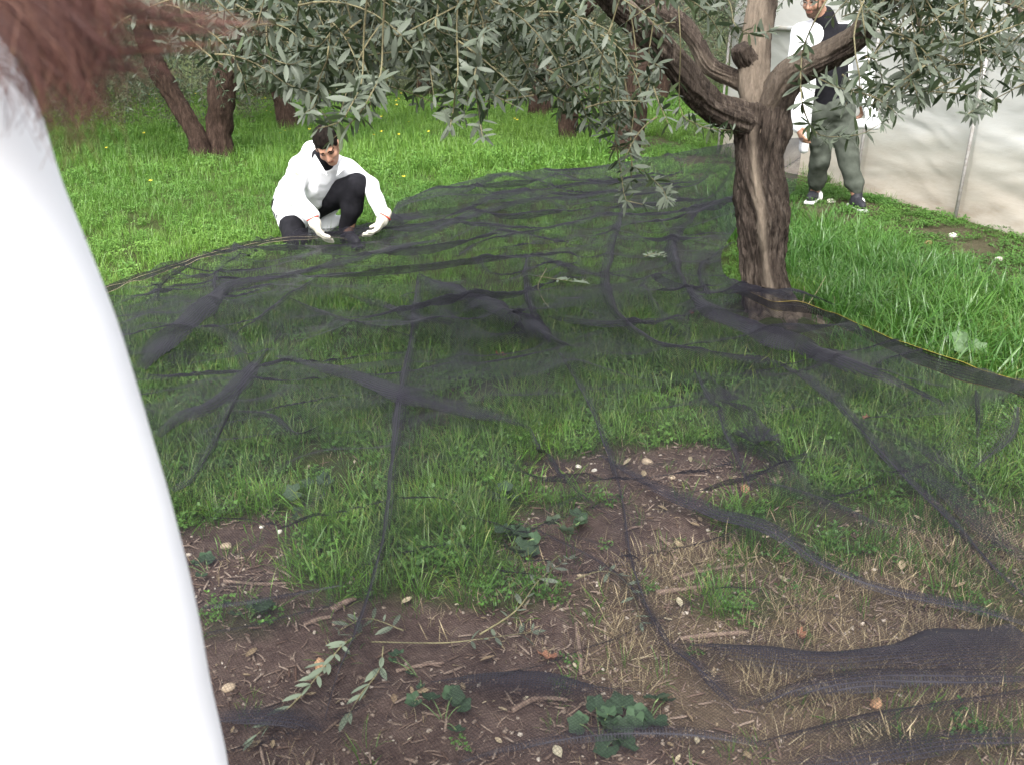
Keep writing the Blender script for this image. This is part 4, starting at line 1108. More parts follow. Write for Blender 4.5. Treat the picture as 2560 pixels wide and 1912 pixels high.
roots = np.exp(-(((sx - 1.5) / .3) ** 2 + ((sy - 4.5) / .3) ** 2))
dens = .80 - .12 * smooth(3, 4.5, sy) + 2.3 * crease * (.08 + .92 * smooth(2.7, 4.2, sy)) + .6 * np.clip(d1, 0, 1) * smooth(2.8, 4.2, sy) + .55 * np.clip(d2, 0, 1) ** 2 * smooth(2.5, 4, sy) + .5 * streak * smooth(2.2, 4.0, sy)
fi = 0
for pts, h, layers in FOLDS:
    n = 26 * len(pts)
    q = catmull(np.array([(a * K, b_ * K, w * K) for a, b_, w in pts]), n)
    C = net_pts(q[:, 0], q[:, 1], .006)
    kw = max(3, n // 5) | 1; ker = np.hanning(kw + 2)[1:-1]; ker /= ker.sum()
    C = np.stack([np.convolve(np.pad(C[:, i_], kw // 2, mode='reflect', reflect_type='odd'), ker, 'valid') for i_ in range(3)], 1)
    dist = np.hypot(C[:, 1], CAM_H - C[:, 2]); W = np.maximum(q[:, 2], 2.5) / FPX * dist
    L = np.linalg.norm(np.diff(C, axis=0), axis=1).sum()
    T = norm(np.gradient(C, axis=0)); side = norm(np.cross(T, [0, 0, 1.0]))
    fore = np.abs(side[:, 1]) * np.abs(1 - (CAM_H - C[:, 2]) / dist); W = W * (1 + 1.4 * fore)
    W = W * (1 + .35 * noise2(np.linspace(0, L * 7, n), 0 * W, 173))
    # lift the sheet itself along the fold
    lo_, hi_ = C.min(0) - .35, C.max(0) + .35
    sel = np.where((sx > lo_[0]) & (sx < hi_[0]) & (sy > lo_[1]) & (sy < hi_[1]))[0]
    best = np.full(len(sel), 9.0); bw = np.ones(len(sel)); be = np.ones(len(sel))
    env = np.sin(np.pi * np.linspace(.02, .98, n)) ** .5
    for k in range(0, n, 2):
        dd = np.hypot(sx[sel] - C[k, 0], sy[sel] - C[k, 1]); m_ = dd < best
        best[m_] = dd[m_]; bw[m_] = W[k]; be[m_] = env[k]
    sig = np.maximum(bw * 1.25, .028)
    dz_[sel] = np.maximum(dz_[sel], h * .75 * be * np.exp(-(best / sig) ** 2))
    dens[sel] += .5 * be * np.exp(-(best / (sig * 1.6)) ** 2)
    # the gathered band on top
    m_ = 13; a = np.linspace(-1, 1, m_)
    s1 = np.linspace(0, L, n)[:, None]
    prof = np.clip(1 - a ** 2, 0, 1)
    jit = .12 * noise2(s1 * 5, a[None] * 1.5, 97) + .10 * noise2(s1 * 2, a[None] * 4, 98)
    skew = .3 * noise2(s1[:, 0] * 4, 0 * W, 99)
    V = C[:, None] + side[:, None] * (W[:, None] * (1.25 * a[None] + skew[:, None] * prof[None]))[..., None]
    V[..., 2] = (.25 * sheet_z(V[..., 0], V[..., 1], False) + .75 * C[:, None, 2]) + h * .8 * env[:, None] * prof[None] * (1 + jit) + .004
    # a fold is tight along its crest and thins out to one side
    fi += 1; sg = 1 if (fi * 7) % 5 < 3 else -1; aa_ = sg * a[None] + .22 * noise2(s1 * 4, 0 * a[None], 174)
    wide = smooth(9, 20, q[:, 2] / K)[:, None]
    core = np.exp(-((aa_ - .55) / (.20 + .12 * wide)) ** 2); bod = smooth(-1.05, .5, aa_) * smooth(1.0, .82, aa_)
    dn = layers * env[:, None] ** .8 * ((.28 + .62 * wide) * bod + .75 * core) * np.clip(1 + .6 * noise2(s1 * 2.2, a[None] * 4, 175), .2, 2) * (1 + .25 * noise2(s1 * 9, a[None] * 2, 176)) \
        * smooth(1.0, .9, np.abs(a[None]))
    we = np.stack([np.broadcast_to(s1, V.shape[:2]), a[None] * W[:, None], 0 * V[..., 0]], -1).reshape(-1, 3)
    part('net_fold', V.reshape(-1, 3), grid_quads(n, m_), NETF, net, attrs={'weave': we, 'dens': np.clip(dn, 0, 4).ravel()})
P[..., 2] += dz_.reshape(P.shape[:2])
dens = dens * (1 - .6 * roots) + .7 * smooth(6.2, 7.4, sy) * smooth(.3, 1.4, sx)
_sheet_later({'weave': weave, 'dens': np.clip(dens, .2, 3.5)})
# hems with coloured threads
def hem(curve, w, name, thr, nthr, dz=.004, tilt=0.0):
    n = len(curve); T = norm(np.gradient(curve, axis=0)); side = norm(np.cross(T, [0, 0, 1.0])); up = np.cross(side, T)
    d = side * math.cos(tilt) + up * math.sin(tilt)
    a = np.linspace(0, 1, 6)
    wav = .012 * noise2(np.linspace(0, 25, n)[:, None], a[None] * 2, 99)
    V = curve[:, None] + d[:, None] * (a[None] * np.broadcast_to(w, (n,))[:, None])[..., None]; V[..., 2] += dz + wav
    we = np.stack([np.broadcast_to(np.linspace(0, 3, n)[:, None], V.shape[:2]), np.broadcast_to(a[None] * .05, V.shape[:2]), 0 * V[..., 0]], -1)
    hm = part(name, V.reshape(-1, 3), grid_quads(n, 6), HEM, net, attrs={'weave': we.reshape(-1, 3), 'dens': np.ones(n * 6)})
    for q in nthr:
        i = int(round(q * 5)); Vt, Q, T_ = tube(V[:, i] + np.array([0, 0, .002]), .0009, 5)
        part('hem_thread', Vt, [Q, T_], thr, hm)
_rc = catmull(Rb[1:8], 160)
hem(_rc, np.linspace(.10, .05, 160), 'hem', YTH, (0.0, 1.0), tilt=-1.25)
_lc = catmull(Lb[2:10], 140)
hem(_lc, .05, 'hem', PTH, (0.4, 1.0), tilt=-.35)
_mc = np.array([net_pt(*p, .05) for p in [(1800, 690), (1850, 712), (1930, 728), (2010, 740)]]); 
# ================================================================ PEOPLE
SKIN = simple_mat('skin', (0.33, 0.175, 0.115), (0.40, 0.225, 0.155), 25, .55, 0.05, .002, spec=.35)
LIP = simple_mat('lips', (0.33, 0.13, 0.10), (0.38, 0.16, 0.12), 40, .5, 0)
EYE = simple_mat('dark_eye', (0.05, 0.03, 0.025), (0.09, 0.05, 0.04), 40, .4, 0)  # dark brown of the eyes themselves, given to the eye faces of each head
HAIRD = simple_mat('dark_hair', (0.004, 0.003, 0.0025), (0.012, 0.008, 0.006), 90, .8, .5, .003, spec=.1, stretch=(1, 1, .3))
BEARD = simple_mat('beard', (0.05, 0.03, 0.022), (0.14, 0.085, 0.06), 160, .8, .3, .002)
COAT = simple_mat('white_cotton', (0.80, 0.81, 0.84), (0.85, 0.86, 0.88), 7, .85, .12, .01, spec=.2)
BLACK = simple_mat('black_cloth', (0.005, 0.005, 0.007), (0.012, 0.0115, 0.015), 30, .9, .25, .004, spec=.2)
GREYG = simple_mat('grey_green_twill', (0.050, 0.057, 0.046), (0.085, 0.095, 0.078), 14, .9, .25, .006, spec=.15)
GLOVE = simple_mat('cream_glove', (0.62, 0.57, 0.46), (0.78, 0.75, 0.66), 22, .85, .2, .003)
REDB = simple_mat('red_band', (0.55, 0.06, 0.04), (0.7, 0.10, 0.07), 30, .7, 0)
SHOE = simple_mat('black_shoe', (0.012, 0.012, 0.016), (0.03, 0.03, 0.037), 50, .6, .2, .002)
SOLE = simple_mat('white_sole', (0.74, 0.74, 0.72), (0.82, 0.82, 0.80), 30, .6, 0)
GLASS_F = simple_mat('spectacle_frame', (0.10, 0.09, 0.085), (0.2, 0.19, 0.18), 30, .3, 0, spec=.6)
def basis(fwd, up):
    f = norm(fwd); x = norm(np.cross(f, up)); z = np.cross(x, f)
    return np.stack([x, f, z], 1)            # columns: person's right, face forward, up
def sd_head(P, c, R, s=1.0, ears=True):
    q = ((P - c) @ R) / s
    E = lambda ce, r: sd_ell(q, ce, r)
    d = E((0, -.012, .035), (.077, .098, .094))
    d = smin(d, E((0, .024, -.045), (.058, .070, .082)), .03)
    d = smin(d, E((0, .066, -.098), (.026, .022, .020)), .03)
    d = smin(d, sd_cap(q, (-.034, .082, .024), (.034, .082, .024), .013, .013), .02)
    d = smin(d, E((.040, .066, -.028), (.022, .020, .02)), .025); d = smin(d, E((-.040, .066, -.028), (.022, .020, .02)), .025)
    for sx_ in (-1, 1):
        d = -smin(-d, E((sx_ * .031, .108, .004), (.019, .020, .012)), .012)
    d = smin(d, sd_cap(q, (0, .090, .010), (0, .112, -.030), .008, .013), .012)
    d = smin(d, E((0, .100, -.036), (.018, .012, .010)), .01)
    d = smin(d, sd_cap(q, (-.019, .086, -.062), (.019, .086, -.062), .009, .009), .01)
    if ears:
        for sx_ in (-1, 1): d = smin(d, E((sx_ * .080, -.006, -.006), (.011, .026, .033)), .01)
    return d * s
def head_fmat(V, Q, c, R, s=1.0, beard=False):
    q = ((V[Q].mean(1) - c) @ R) / s
    fm = np.zeros(len(Q), int)
    front = q[:, 1] > .05
    fm[front & (np.abs(np.abs(q[:, 0]) - .031) < .016) & (np.abs(q[:, 2] - .004) < .0075)] = 2
    fm[front & (np.abs(np.abs(q[:, 0]) - .033) < .021) & (np.abs(q[:, 2] - .026 + .1 * (np.abs(q[:, 0]) - .033)) < .0055)] = 3
    fm[front & (np.abs(q[:, 0]) < .024) & (np.abs(q[:, 2] + .062) < .0085)] = 1
    if beard:
        fm[(q[:, 1] > -.01) & (q[:, 2] < -.048) & (q[:, 2] > -.14) & ((np.abs(q[:, 0]) > .026) | (q[:, 2] < -.074) | (q[:, 2] > -.053)) & (np.hypot(q[:, 0], q[:, 1]) > .045) & (q[:, 1] > .015)] = 4
    return fm
def sd_hair(P, c, R, s=1.0, fringe=.045, low=-.02):
    """cap of hair: offset cranium cut away from the face"""
    q = ((P - c) @ R) / s
    d = sd_ell(q, (0, -.016, .045), (.085, .106, .102)) + .005 * noise3(q[:, 0] * 90, q[:, 1] * 50, q[:, 2] * 60, 5)
    cut = np.minimum((q[:, 2] - fringe - .25 * np.abs(q[:, 0])) , 0) * (q[:, 1] > .03)
    face = sd_box(q, (0, .125, -.055 + fringe - .045), (.066, .085, .10), None, .02)
    under = (low - .35 * (q[:, 1] + .02)) - q[:, 2]
    return np.maximum(np.maximum(d, -face), under) * s
def hand_sdf(P, w, d, n, side, s=1.0, curl=.5):
    """hand from wrist w along d, palm facing n; thumb on +side"""
    d = norm(d); n = norm(n - d * np.dot(n, d)); t = np.cross(d, n) * side
    R = np.stack([t, d, n], 1)
    D = sd_ell(P, w + d * .048 * s, np.array([.042, .056, .019]) * s, R)
    D = smin(D, sd_cap(P, w - d * .02, w + d * .03 * s, .029 * s, .031 * s), .02)
    for i, ln in enumerate((.072, .080, .074, .058)):
        b0 = w + d * (.088 - .004 * abs(i - 1)) * s + t * (.030 - .020 * i) * s
        a1 = curl * .7; a2 = curl * 1.7
        p1 = b0 + (d * math.cos(a1) + n * math.sin(a1)) * ln * .52 * s
        p2 = p1 + (d * math.cos(a2) + n * math.sin(a2)) * ln * .48 * s
        D = smin(D, np.minimum(sd_cap(P, b0, p1, .0105 * s, .0095 * s), sd_cap(P, p1, p2, .0095 * s, .008 * s)), .006)
    b0 = w + d * .028 * s + t * .030 * s; p1 = b0 + (d * .6 + t * .75 + n * .3) * .036 * s; p2 = p1 + (d * .85 + t * .1 + n * .55) * .034 * s
    return smin(D, np.minimum(sd_cap(P, b0, p1, .013 * s, .011 * s), sd_cap(P, p1, p2, .011 * s, .009 * s)), .008)
def chain(P, pts, k=.03):
    """smooth union of tapered capsules through (point, radius)"""
    D = None
    for (a, ra), (b_, rb) in zip(pts[:-1], pts[1:]):
        c_ = sd_cap(P, a, b_, ra, rb); D = c_ if D is None else smin(D, c_, k)
    return D
def solid(name, f, pts, mat, parent, h=.007, pad=.08, fm=None):
    pts = np.array(pts); V, Q = surface_nets(f, pts.min(0) - pad, pts.max(0) + pad, h)
    return part(name, V, Q, mat, parent, fmat=None if fm is None else fm(V, Q))
def wrinkle(P, a=.006, s=13, seed=0, ax=(1, 1, .5)):
    return a * noise3(P[:, 0] * s * ax[0], P[:, 1] * s * ax[1], P[:, 2] * s * ax[2], seed) + a * .5 * noise3(P[:, 0] * s * 2.3, P[:, 1] * s * 2.3, P[:, 2] * s * 1.4, seed + 1)
def shoe_sdf(P, ankle, fwd, s=1.0, gz=0.0):
    f = norm(np.array([fwd[0], fwd[1], 0])); R = np.stack([np.cross(f, [0, 0, 1.0]), f, [0, 0, 1.0]], 1)
    c = np.array([ankle[0], ankle[1], gz])
    up = smin(sd_ell(P, c + f * .055 * s + [0, 0, .045 * s], np.array([.045, .13, .05]) * s, R), sd_cap(P, c + [0, 0, .05 * s], np.array(ankle) + [0, 0, .02], .05 * s, .044 * s), .03)
    up = np.maximum(up, (gz + .022 * s) - P[:, 2])
    sole = sd_box(P, c + f * .05 * s + [0, 0, .012 * s], np.array([.047, .145, .014]) * s, R, .012 * s)
    return up, sole

# ---------------------------------------------------------------- the crouching man
Jc = lambda a, b_, Y: on_y(a, b_, Y)
hd, nk, ch, pv = Jc(819, 365, 6.24), Jc(804, 404, 6.38), Jc(788, 442, 6.42), Jc(740, 512, 6.62)
nape = Jc(790, 378, 6.44)
rs, re, rw = Jc(752, 418, 6.30), Jc(738, 492, 6.17), Jc(781, 545, 6.10)
ls, le, lw = Jc(868, 424, 6.47), Jc(926, 468, 6.36), Jc(962, 540, 6.22)
rh, lh = Jc(722, 520, 6.56), Jc(768, 520, 6.60)
rk = Jc(738, 598, 6.28); rk[2] = .075; ra = np.array([rh[0] + .03, 6.74, .085])
lk = Jc(891, 462, 6.34); la = Jc(868, 588, 6.42); la[2] = .10
cm_base = np.array([(rk[0] + la[0]) / 2, 6.45, 0])
cm = thing('person', cm_base, 'man in white coat, black trousers and cream gloves kneeling to lay the net', 'person')
HR = basis((.10, -.80, -.60), (-.22, -.55, .80)); HS = .94
def body(P):
    D = sd_head(P, hd, HR, HS)
    D = smin(D, sd_cap(P, hd + HR @ np.array([0, -.03, -.07]), nk, .052, .060), .02)
    T = chain(P, [(nk, .07), (ch, .125), ((ch + pv) / 2, .12), (pv, .135)])
    T = smin(T, sd_cap(P, rs, ls, .055, .055), .05)
    D = smin(D, T, .02)
    for q in ([(rs, .055), (re, .042), (rw, .032)], [(ls, .055), (le, .042), (lw, .032)]): D = smin(D, chain(P, q, .015), .02)
    for q in ([(rh, .085), (rk, .06), (ra, .042)], [(lh, .085), (lk, .06), (la, .042)]): D = smin(D, chain(P, q, .015), .03)
    return D
solid('body', body, [hd, rs, ls, le, lw, rw, rk, ra, la, lk, pv], [SKIN, LIP, EYE, HAIRD, BEARD], cm, .0062, .15, lambda V, Q: head_fmat(V, Q, hd, HR, HS))
solid('hair', lambda P: sd_hair(P, hd, HR, HS, .055, -.01), [hd], HAIRD, cm, .005, .16)
def sweater(P):
    return smin(chain(P, [(nk + (hd - nk) * .25, .066), (nk, .084), (ch, .128), ((ch + pv) / 2, .12), (pv, .13)]), sd_cap(P, rs, ls, .052, .052), .04)
solid('black_top', sweater, [nk, ch, pv, rs, ls], BLACK, cm, .008, .16)
vt = hd + HR @ np.array([0, .06, -.10]); v1 = Jc(824, 428, 6.14); v2 = Jc(834, 470, 6.20)
def coat(P):
    D = chain(P, [(nk - (nk - ch) * .1, .092), (ch, .140), ((ch + pv) / 2 + [0, -.02, 0], .142), (pv, .150)], .05)
    D = smin(D, sd_cap(P, rs, ls, .066, .066), .05); D = smin(D, sd_cap(P, nape, rs, .066, .070), .05); D = smin(D, sd_cap(P, nape, ls, .060, .062), .05); D = smin(D, sd_cap(P, nape, ch, .07, .12), .04); D = smin(D, sd_cap(P, rs + [0, .06, -.02], pv + [-.02, 0, .04], .085, .125), .04); D = smin(D, sd_cap(P, nk + [.01, .03, 0], ls, .085, .064), .05)
    D = smin(D, chain(P, [(rs, .068), (re, .060), (rw + (rw - re) * -.10, .055)], .03), .04)
    D = smin(D, chain(P, [(ls, .066), (le, .057), (lw + (lw - le) * -.10, .052)], .03), .04)
    D = smin(D, chain(P, [(pv, .135), (pv + [-.0, -.10, -.03], .130), (rh + (rk - rh) * .45, .100)], .05), .05)       # skirt over the right hip
    D = smin(D, sd_cap(P, (ch + pv) / 2 + [.10, -.05, -.02], lh + (lk - lh) * .62 + [-.03, .03, .03], .09, .05), .04)   # front panel along the raised thigh
    w = wrinkle(P, .004, 9, 3) + .018 * np.abs(noise3(P[:, 0] * 9, P[:, 1] * 9, P[:, 2] * 5, 9)) + .013 * np.abs(noise3(P[:, 0] * 14 + P[:, 2] * 9, P[:, 1] * 14, P[:, 2] * 10, 10)) - .006
    D = D + w
    V_ = sd_cap(P, v1, v2, .066, .012)
    nkh = sd_cap(P, nk + [.01, -.03, .02], vt + [0, 0, .0], .074, .06); nkh = np.minimum(nkh, sd_ell(P, hd, np.array([.085, .105, .115]), HR))
    return np.maximum(np.maximum(D, -V_), -nkh)
solid('coat', coat, [nk, rs, ls, re, rw, le, lw, pv, rh, lk], COAT, cm, .0075, .21)
# collar points and lapels
mbc = MB()
for A, B, Cc in ((Jc(790, 392, 6.24), Jc(776, 418, 6.20), Jc(822, 446, 6.16)), (Jc(848, 402, 6.32), Jc(868, 420, 6.31), Jc(836, 450, 6.18))):
    q = np.array([A, B, Cc]); nn = norm(np.cross(q[1] - q[0], q[2] - q[0])); nn = nn * (-1 if nn[1] > 0 else 1)
    V = np.vstack([q + nn * .040, q + nn * .030]); mbc.add(V, [[0, 1, 4, 3], [1, 2, 5, 4], [2, 0, 3, 5]], [[0, 1, 2], [3, 5, 4]])
mbc.part('collar', COAT, cm, smooth_=False)
# coat tail hanging behind the raised leg
tl = [Jc(795, 545, 6.62), Jc(866, 508, 6.56), Jc(860, 545, 6.60), Jc(800, 594, 6.58), Jc(764, 590, 6.56), Jc(770, 560, 6.6)]
def tail(P):
    D = np.minimum(sd_cap(P, tl[0], tl[1], .022, .016), sd_cap(P, tl[5], tl[2], .03, .014))
    D = smin(D, sd_cap(P, tl[0], tl[4], .025, .02), .04); D = smin(D, sd_cap(P, (tl[0] + tl[1]) / 2, tl[3], .022, .018), .05); D = smin(D, sd_cap(P, tl[4], tl[3], .02, .018), .04)
    D = smin(D, sd_cap(P, tl[2], tl[3], .016, .018), .04)
    return D + wrinkle(P, .004, 14, 8)
solid('coat_tail', tail, tl, COAT, cm, .007, .06)
def trousers(P):
    D = chain(P, [(pv, .15), (lh, .105), (lh * .45 + lk * .55, .092), (lk, .074), (lk * .5 + la * .5, .066), (la + [0, 0, .035], .054)], .03)
    D = smin(D, chain(P, [(pv, .15), (rh, .105), (rk, .078), (ra, .06)], .03), .03)
    return D + wrinkle(P, .006, 15, 12)
solid('trousers', trousers, [pv, lk, la, rk, ra], BLACK, cm, .0075, .17)
for an, fw in ((la, (.55, -.8)), (ra, (.05, .4))):
    up, so = (lambda P, an=an, fw=fw: shoe_sdf(P, an, fw, .95, .015)[0]), (lambda P, an=an, fw=fw: shoe_sdf(P, an, fw, .95, .015)[1])
    so_ = solid('shoe', lambda P, u=up, s=so: np.minimum(u(P), s(P)), [np.array(an) + [.15, .1, 0], np.array(an) - [.1, .18, .08]], SHOE, cm, .008, .06)
for w, d, n, sd, cu in ((rw, Jc(806, 600, 6.06) - rw, np.array([.5, -.1, -.6]), -1, .55), (lw, Jc(935, 588, 6.16) - lw, np.array([-.7, -.3, -.3]), 1, .6)):
    g = solid('glove', lambda P: hand_sdf(P, w, d, n, sd, 1.28, cu) + wrinkle(P, .002, 40, 4), [w, w + norm(d) * .19], GLOVE, cm, .0045, .06)
    dd = norm(d); a = np.linspace(0, 2 * np.pi, 20, endpoint=False); s1 = norm(np.cross(dd, n)); s2 = np.cross(dd, s1)
    ring = w + dd * .006 + .041 * (np.cos(a)[:, None] * s1 + np.sin(a)[:, None] * s2)
    ring = np.vstack([ring, ring[:1], ring[1:2]]); V, Q, T = tube(ring, .006, 6, False); part('cuff_band', V, Q, REDB, g)

# ---------------------------------------------------------------- the standing man by the greenhouse
gzm = float(gh(2.7, 7.7))
hd2, nk2, ch2, pv2 = Jc(2036, -2, 7.66), Jc(2058, 52, 7.74), Jc(2070, 130, 7.76), Jc(2080, 268, 7.78)
s1_, e1_, w1_ = Jc(2008, 86, 7.74), Jc(1984, 190, 7.62), Jc(2000, 318, 7.34)
s2_, e2_, w2_ = Jc(2132, 84, 7.80), Jc(2166, 180, 7.90), Jc(2160, 258, 7.98)
h1_, k1_, a1_ = Jc(2058, 280, 7.78), Jc(2050, 398, 7.82), Jc(2036, 486, 7.98)
h2_, k2_, a2_ = Jc(2102, 280, 7.78), Jc(2122, 400, 7.72), Jc(2142, 492, 7.66)
sm = thing('person', (2.65, 7.78, gzm), 'bearded man in glasses, white coat and grey-green trousers standing behind the olive trunk', 'person')
HR2 = basis((-.62, -.70, -.34), (-.2, -.2, 1.0))
def body2(P):
    D = sd_head(P, hd2, HR2, 1.0)
    D = smin(D, sd_cap(P, hd2 + HR2 @ np.array([0, -.03, -.07]), nk2, .055, .062), .02)
    T = chain(P, [(nk2, .08), (ch2, .13), ((ch2 + pv2) / 2, .12), (pv2, .135)]); T = smin(T, sd_cap(P, s1_, s2_, .06, .06), .05)
    D = smin(D, T, .02)
    for q in ([(s1_, .055), (e1_, .043), (w1_, .032)], [(s2_, .055), (e2_, .043), (w2_, .032)]): D = smin(D, chain(P, q, .015), .02)
    for w, d, n, sd in ((w1_, np.array([.05, -.5, -.7]), np.array([.8, 0, 0.]), 1), (w2_, np.array([-.1, -.2, -.9]), np.array([-.8, 0, 0.]), -1)): D = smin(D, hand_sdf(P, w, d, n, sd, 1.0, .7), .01)
    for q in ([(h1_, .085), (k1_, .06), (a1_, .04)], [(h2_, .085), (k2_, .06), (a2_, .04)]): D = smin(D, chain(P, q, .015), .03)
    return D
solid('body', body2, [hd2, s1_, s2_, e1_, w1_, w2_, a1_, a2_, pv2], [SKIN, LIP, EYE, HAIRD, BEARD], sm, .0075, .17, lambda V, Q: head_fmat(V, Q, hd2, HR2, 1.0, True))
solid('hair', lambda P: sd_hair(P, hd2, HR2, 1.0, .06, -.02), [hd2], HAIRD, sm, .006, .15)
mg = MB()
for sx_ in (-1, 1):
    a = np.linspace(0, 2 * np.pi, 18); L_ = np.c_[sx_ * .033 + .024 * np.cos(a), np.full(18, .108), .004 + .019 * np.sin(a)]
    V, Q, T = tube(hd2 + L_ @ HR2.T, .0022, 5, False); mg.add(V, Q)
    V, Q, T = tube(hd2 + np.array([[sx_ * .057, .106, .008], [sx_ * .078, .04, .010], [sx_ * .084, -.01, .004]]) @ HR2.T, .0018, 5); mg.add(V, Q, T)
V, Q, T = tube(hd2 + np.array([[-.010, .110, .008], [0, .114, .011], [.010, .110, .008]]) @ HR2.T, .0018, 5); mg.add(V, Q, T)
mg.part('glasses', GLASS_F, sm)
solid('black_sweater', lambda P: smin(chain(P, [(nk2 + [0, 0, .030], .064), (nk2, .085), (ch2, .150), ((ch2 + pv2) / 2, .143), (pv2 + [0, 0, .05], .148)], .04), sd_cap(P, s1_, s2_, .068, .068), .05) + wrinkle(P, .005, 12, 33),
      [nk2, ch2, pv2, s1_, s2_], BLACK, sm, .009, .18)
fl = Jc(2182, 318, 7.82); flb = Jc(2128, 318, 7.72); cl1 = Jc(2010, 372, 7.74)
def coat2(P):
    D = chain(P, [(nk2 - [0, -.02, .03], .10), (ch2 + [0, .04, 0], .175), ((ch2 + pv2) / 2 + [0, .05, 0], .172), (pv2 + [0, .06, 0], .18)], .05)
    D = smin(D, sd_cap(P, s1_, s2_, .085, .085), .05)
    D = smin(D, chain(P, [(s1_, .086), (e1_, .072), (w1_, .058)], .03), .04); D = smin(D, chain(P, [(s2_, .086), (e2_, .075), (w2_ + [0, 0, .03], .062)], .03), .04)
    D = smin(D, chain(P, [(e2_ + [-.05, .03, 0], .06), (fl + [0, 0, .03], .05)], .03), .05); D = smin(D, sd_cap(P, fl + [0, 0, .02], flb + [0, 0, .02], .035, .03), .05)
    D = smin(D, chain(P, [(ch2 + [-.16, .0, -.1], .06), (cl1 + [0, 0, .1], .045), (cl1, .04)], .03), .05)
    D = D + wrinkle(P, .009, 9, 41)
    front = sd_box(P, (ch2 + pv2) / 2 + [-.01, -.2, -.06], np.array([.115, .22, .5]), None, .03)          # worn open
    neck = sd_cap(P, nk2 + [0, -.05, .05], hd2, .09, .1)
    D = np.maximum(np.maximum(D, -front), -neck)
    return np.maximum(D, (fl[2] - .02 + (P[:, 0] - fl[0]) * .12 * 0 - .30 * np.clip((flb[0] - P[:, 0]) / .35, 0, 1)) - P[:, 2])
solid('coat', coat2, [nk2, s1_, s2_, e1_, w1_, e2_, fl, cl1, pv2], COAT, sm, .009, .2)
def trousers2(P):
    D = chain(P, [(pv2, .152), (h1_, .108), (h1_ * .5 + k1_ * .5, .096), (k1_, .080), (k1_ * .4 + a1_ * .6, .068), (a1_ + [0, 0, .05], .052)], .03)
    D = smin(D, chain(P, [(pv2, .152), (h2_, .108), (h2_ * .5 + k2_ * .5, .096), (k2_, .080), (k2_ * .4 + a2_ * .6, .068), (a2_ + [0, 0, .05], .052)], .03), .025)
    D = np.maximum(D, P[:, 2] - pv2[2] - .10)
    return D + wrinkle(P, .009, 11, 51, (1, 1, 1.2)) + .002 * np.sin(P[:, 2] * 60 + 7 * noise3(P[:, 0] * 7, P[:, 1] * 7, P[:, 2] * 5, 52))
tr2 = solid('trousers', trousers2, [pv2, h1_, h2_, a1_, a2_], GREYG, sm, .008, .17)
for an, fw in ((a1_, (-.45, -.8)), (a2_, (.0, -1))):
    sh = solid('shoe', lambda P: shoe_sdf(P, an, fw, 1.0, gzm)[0], [np.array(an) + [.15, .1, 0], np.array(an) - [.15, .22, .1]], SHOE, sm, .008, .06)
    up_sole = solid('sole', lambda P: np.minimum(shoe_sdf(P, an, fw, 1.0, gzm)[1], sd_ell(P, np.array([an[0] + .035, an[1] - .02, gzm + .045]), (.022, .075, .05))), [np.array(an) + [.15, .1, 0], np.array(an) - [.15, .22, .1]], SOLE, sh, .008, .06)

# ---------------------------------------------------------------- the person close on the left
fw_base = np.array([-.60, .64, float(gh(-.6, .64))])
fp = thing('person', fw_base, 'person close on the left in a bright white coat with windblown auburn hair', 'person')
hd3 = np.array([-.56, .64, 1.735]); nk3 = np.array([-.56, .62, 1.57]); ch3 = np.array([-.57, .62, 1.36]); pv3 = np.array([-.575, .62, .98])
r1, r2, r3 = np.array([-.410, .62, 1.474]), np.array([-.345, .60, 1.22]), np.array([-.312, .62, .90])
l1, l2, l3 = np.array([-.745, .64, 1.468]), np.array([-.83, .68, 1.19]), np.array([-.80, .80, 1.0])
q1, q2, q3 = np.array([-.49, .62, .93]), np.array([-.48, .64, .50]), np.array([-.48, .62, .10])
z1, z2, z3 = np.array([-.66, .62, .93]), np.array([-.68, .65, .50]), np.array([-.69, .66, .10])
HR3 = basis((-.45, .85, -.1), (0, 0, 1.0))
def body3(P):
    D = sd_head(P, hd3, HR3, .98); D = smin(D, sd_cap(P, hd3 - [0, 0, .06], nk3, .05, .055), .02)
    T = chain(P, [(nk3, .07), (ch3, .12), ((ch3 + pv3) / 2, .11), (pv3, .14)]); T = smin(T, sd_cap(P, r1, l1, .055, .055), .05); D = smin(D, T, .02)
    for q in ([(r1, .05), (r2, .04), (r3, .03)], [(l1, .05), (l2, .04), (l3, .03)]): D = smin(D, chain(P, q, .015), .02)
    for w, d, n, sd in ((r3, np.array([.02, .1, -1]), np.array([-.8, 0, 0.]), 1), (l3, np.array([.1, .6, -.6]), np.array([.8, 0, 0.]), -1)): D = smin(D, hand_sdf(P, w, d, n, sd, .95, .5), .01)
    for q in ([(q1, .09), (q2, .06), (q3, .04)], [(z1, .09), (z2, .06), (z3, .04)]): D = smin(D, chain(P, q, .015), .03)
    return D
solid('body', body3, [hd3, r1, r3, l2, l3, q3, z3], [SKIN, LIP, EYE, HAIRD, BEARD], fp, .009, .2, lambda V, Q: head_fmat(V, Q, hd3, HR3, .98))
ARM3 = []
for (ax_, ay_), rr_ in zip([(0, 170), (26, 250), (94, 400), (148, 560), (222, 740), (284, 900), (360, 1150), (432, 1400), (484, 1620), (512, 1780), (548, 1930), (572, 2060)], np.linspace(.092, .066, 12)):
    e_ = on_y(ax_, ay_, .60); ft = math.atan2(e_[0], .60); lo_, hi_ = -.9, -.1
    for _ in range(40):
        m_ = (lo_ + hi_) / 2
        if math.atan2(m_, .60) + math.asin(rr_ / math.hypot(m_, .60)) > ft: hi_ = m_
        else: lo_ = m_
    ARM3.append((np.array([m_, .60, e_[2]]), rr_))
ARM3[0] = (ARM3[0][0] + [-.02, 0, -.03], .092)
ARM3 = [(q[:3], q[3]) for q in catmull(np.array([[*a_, b_] for a_, b_ in ARM3]), 26)]
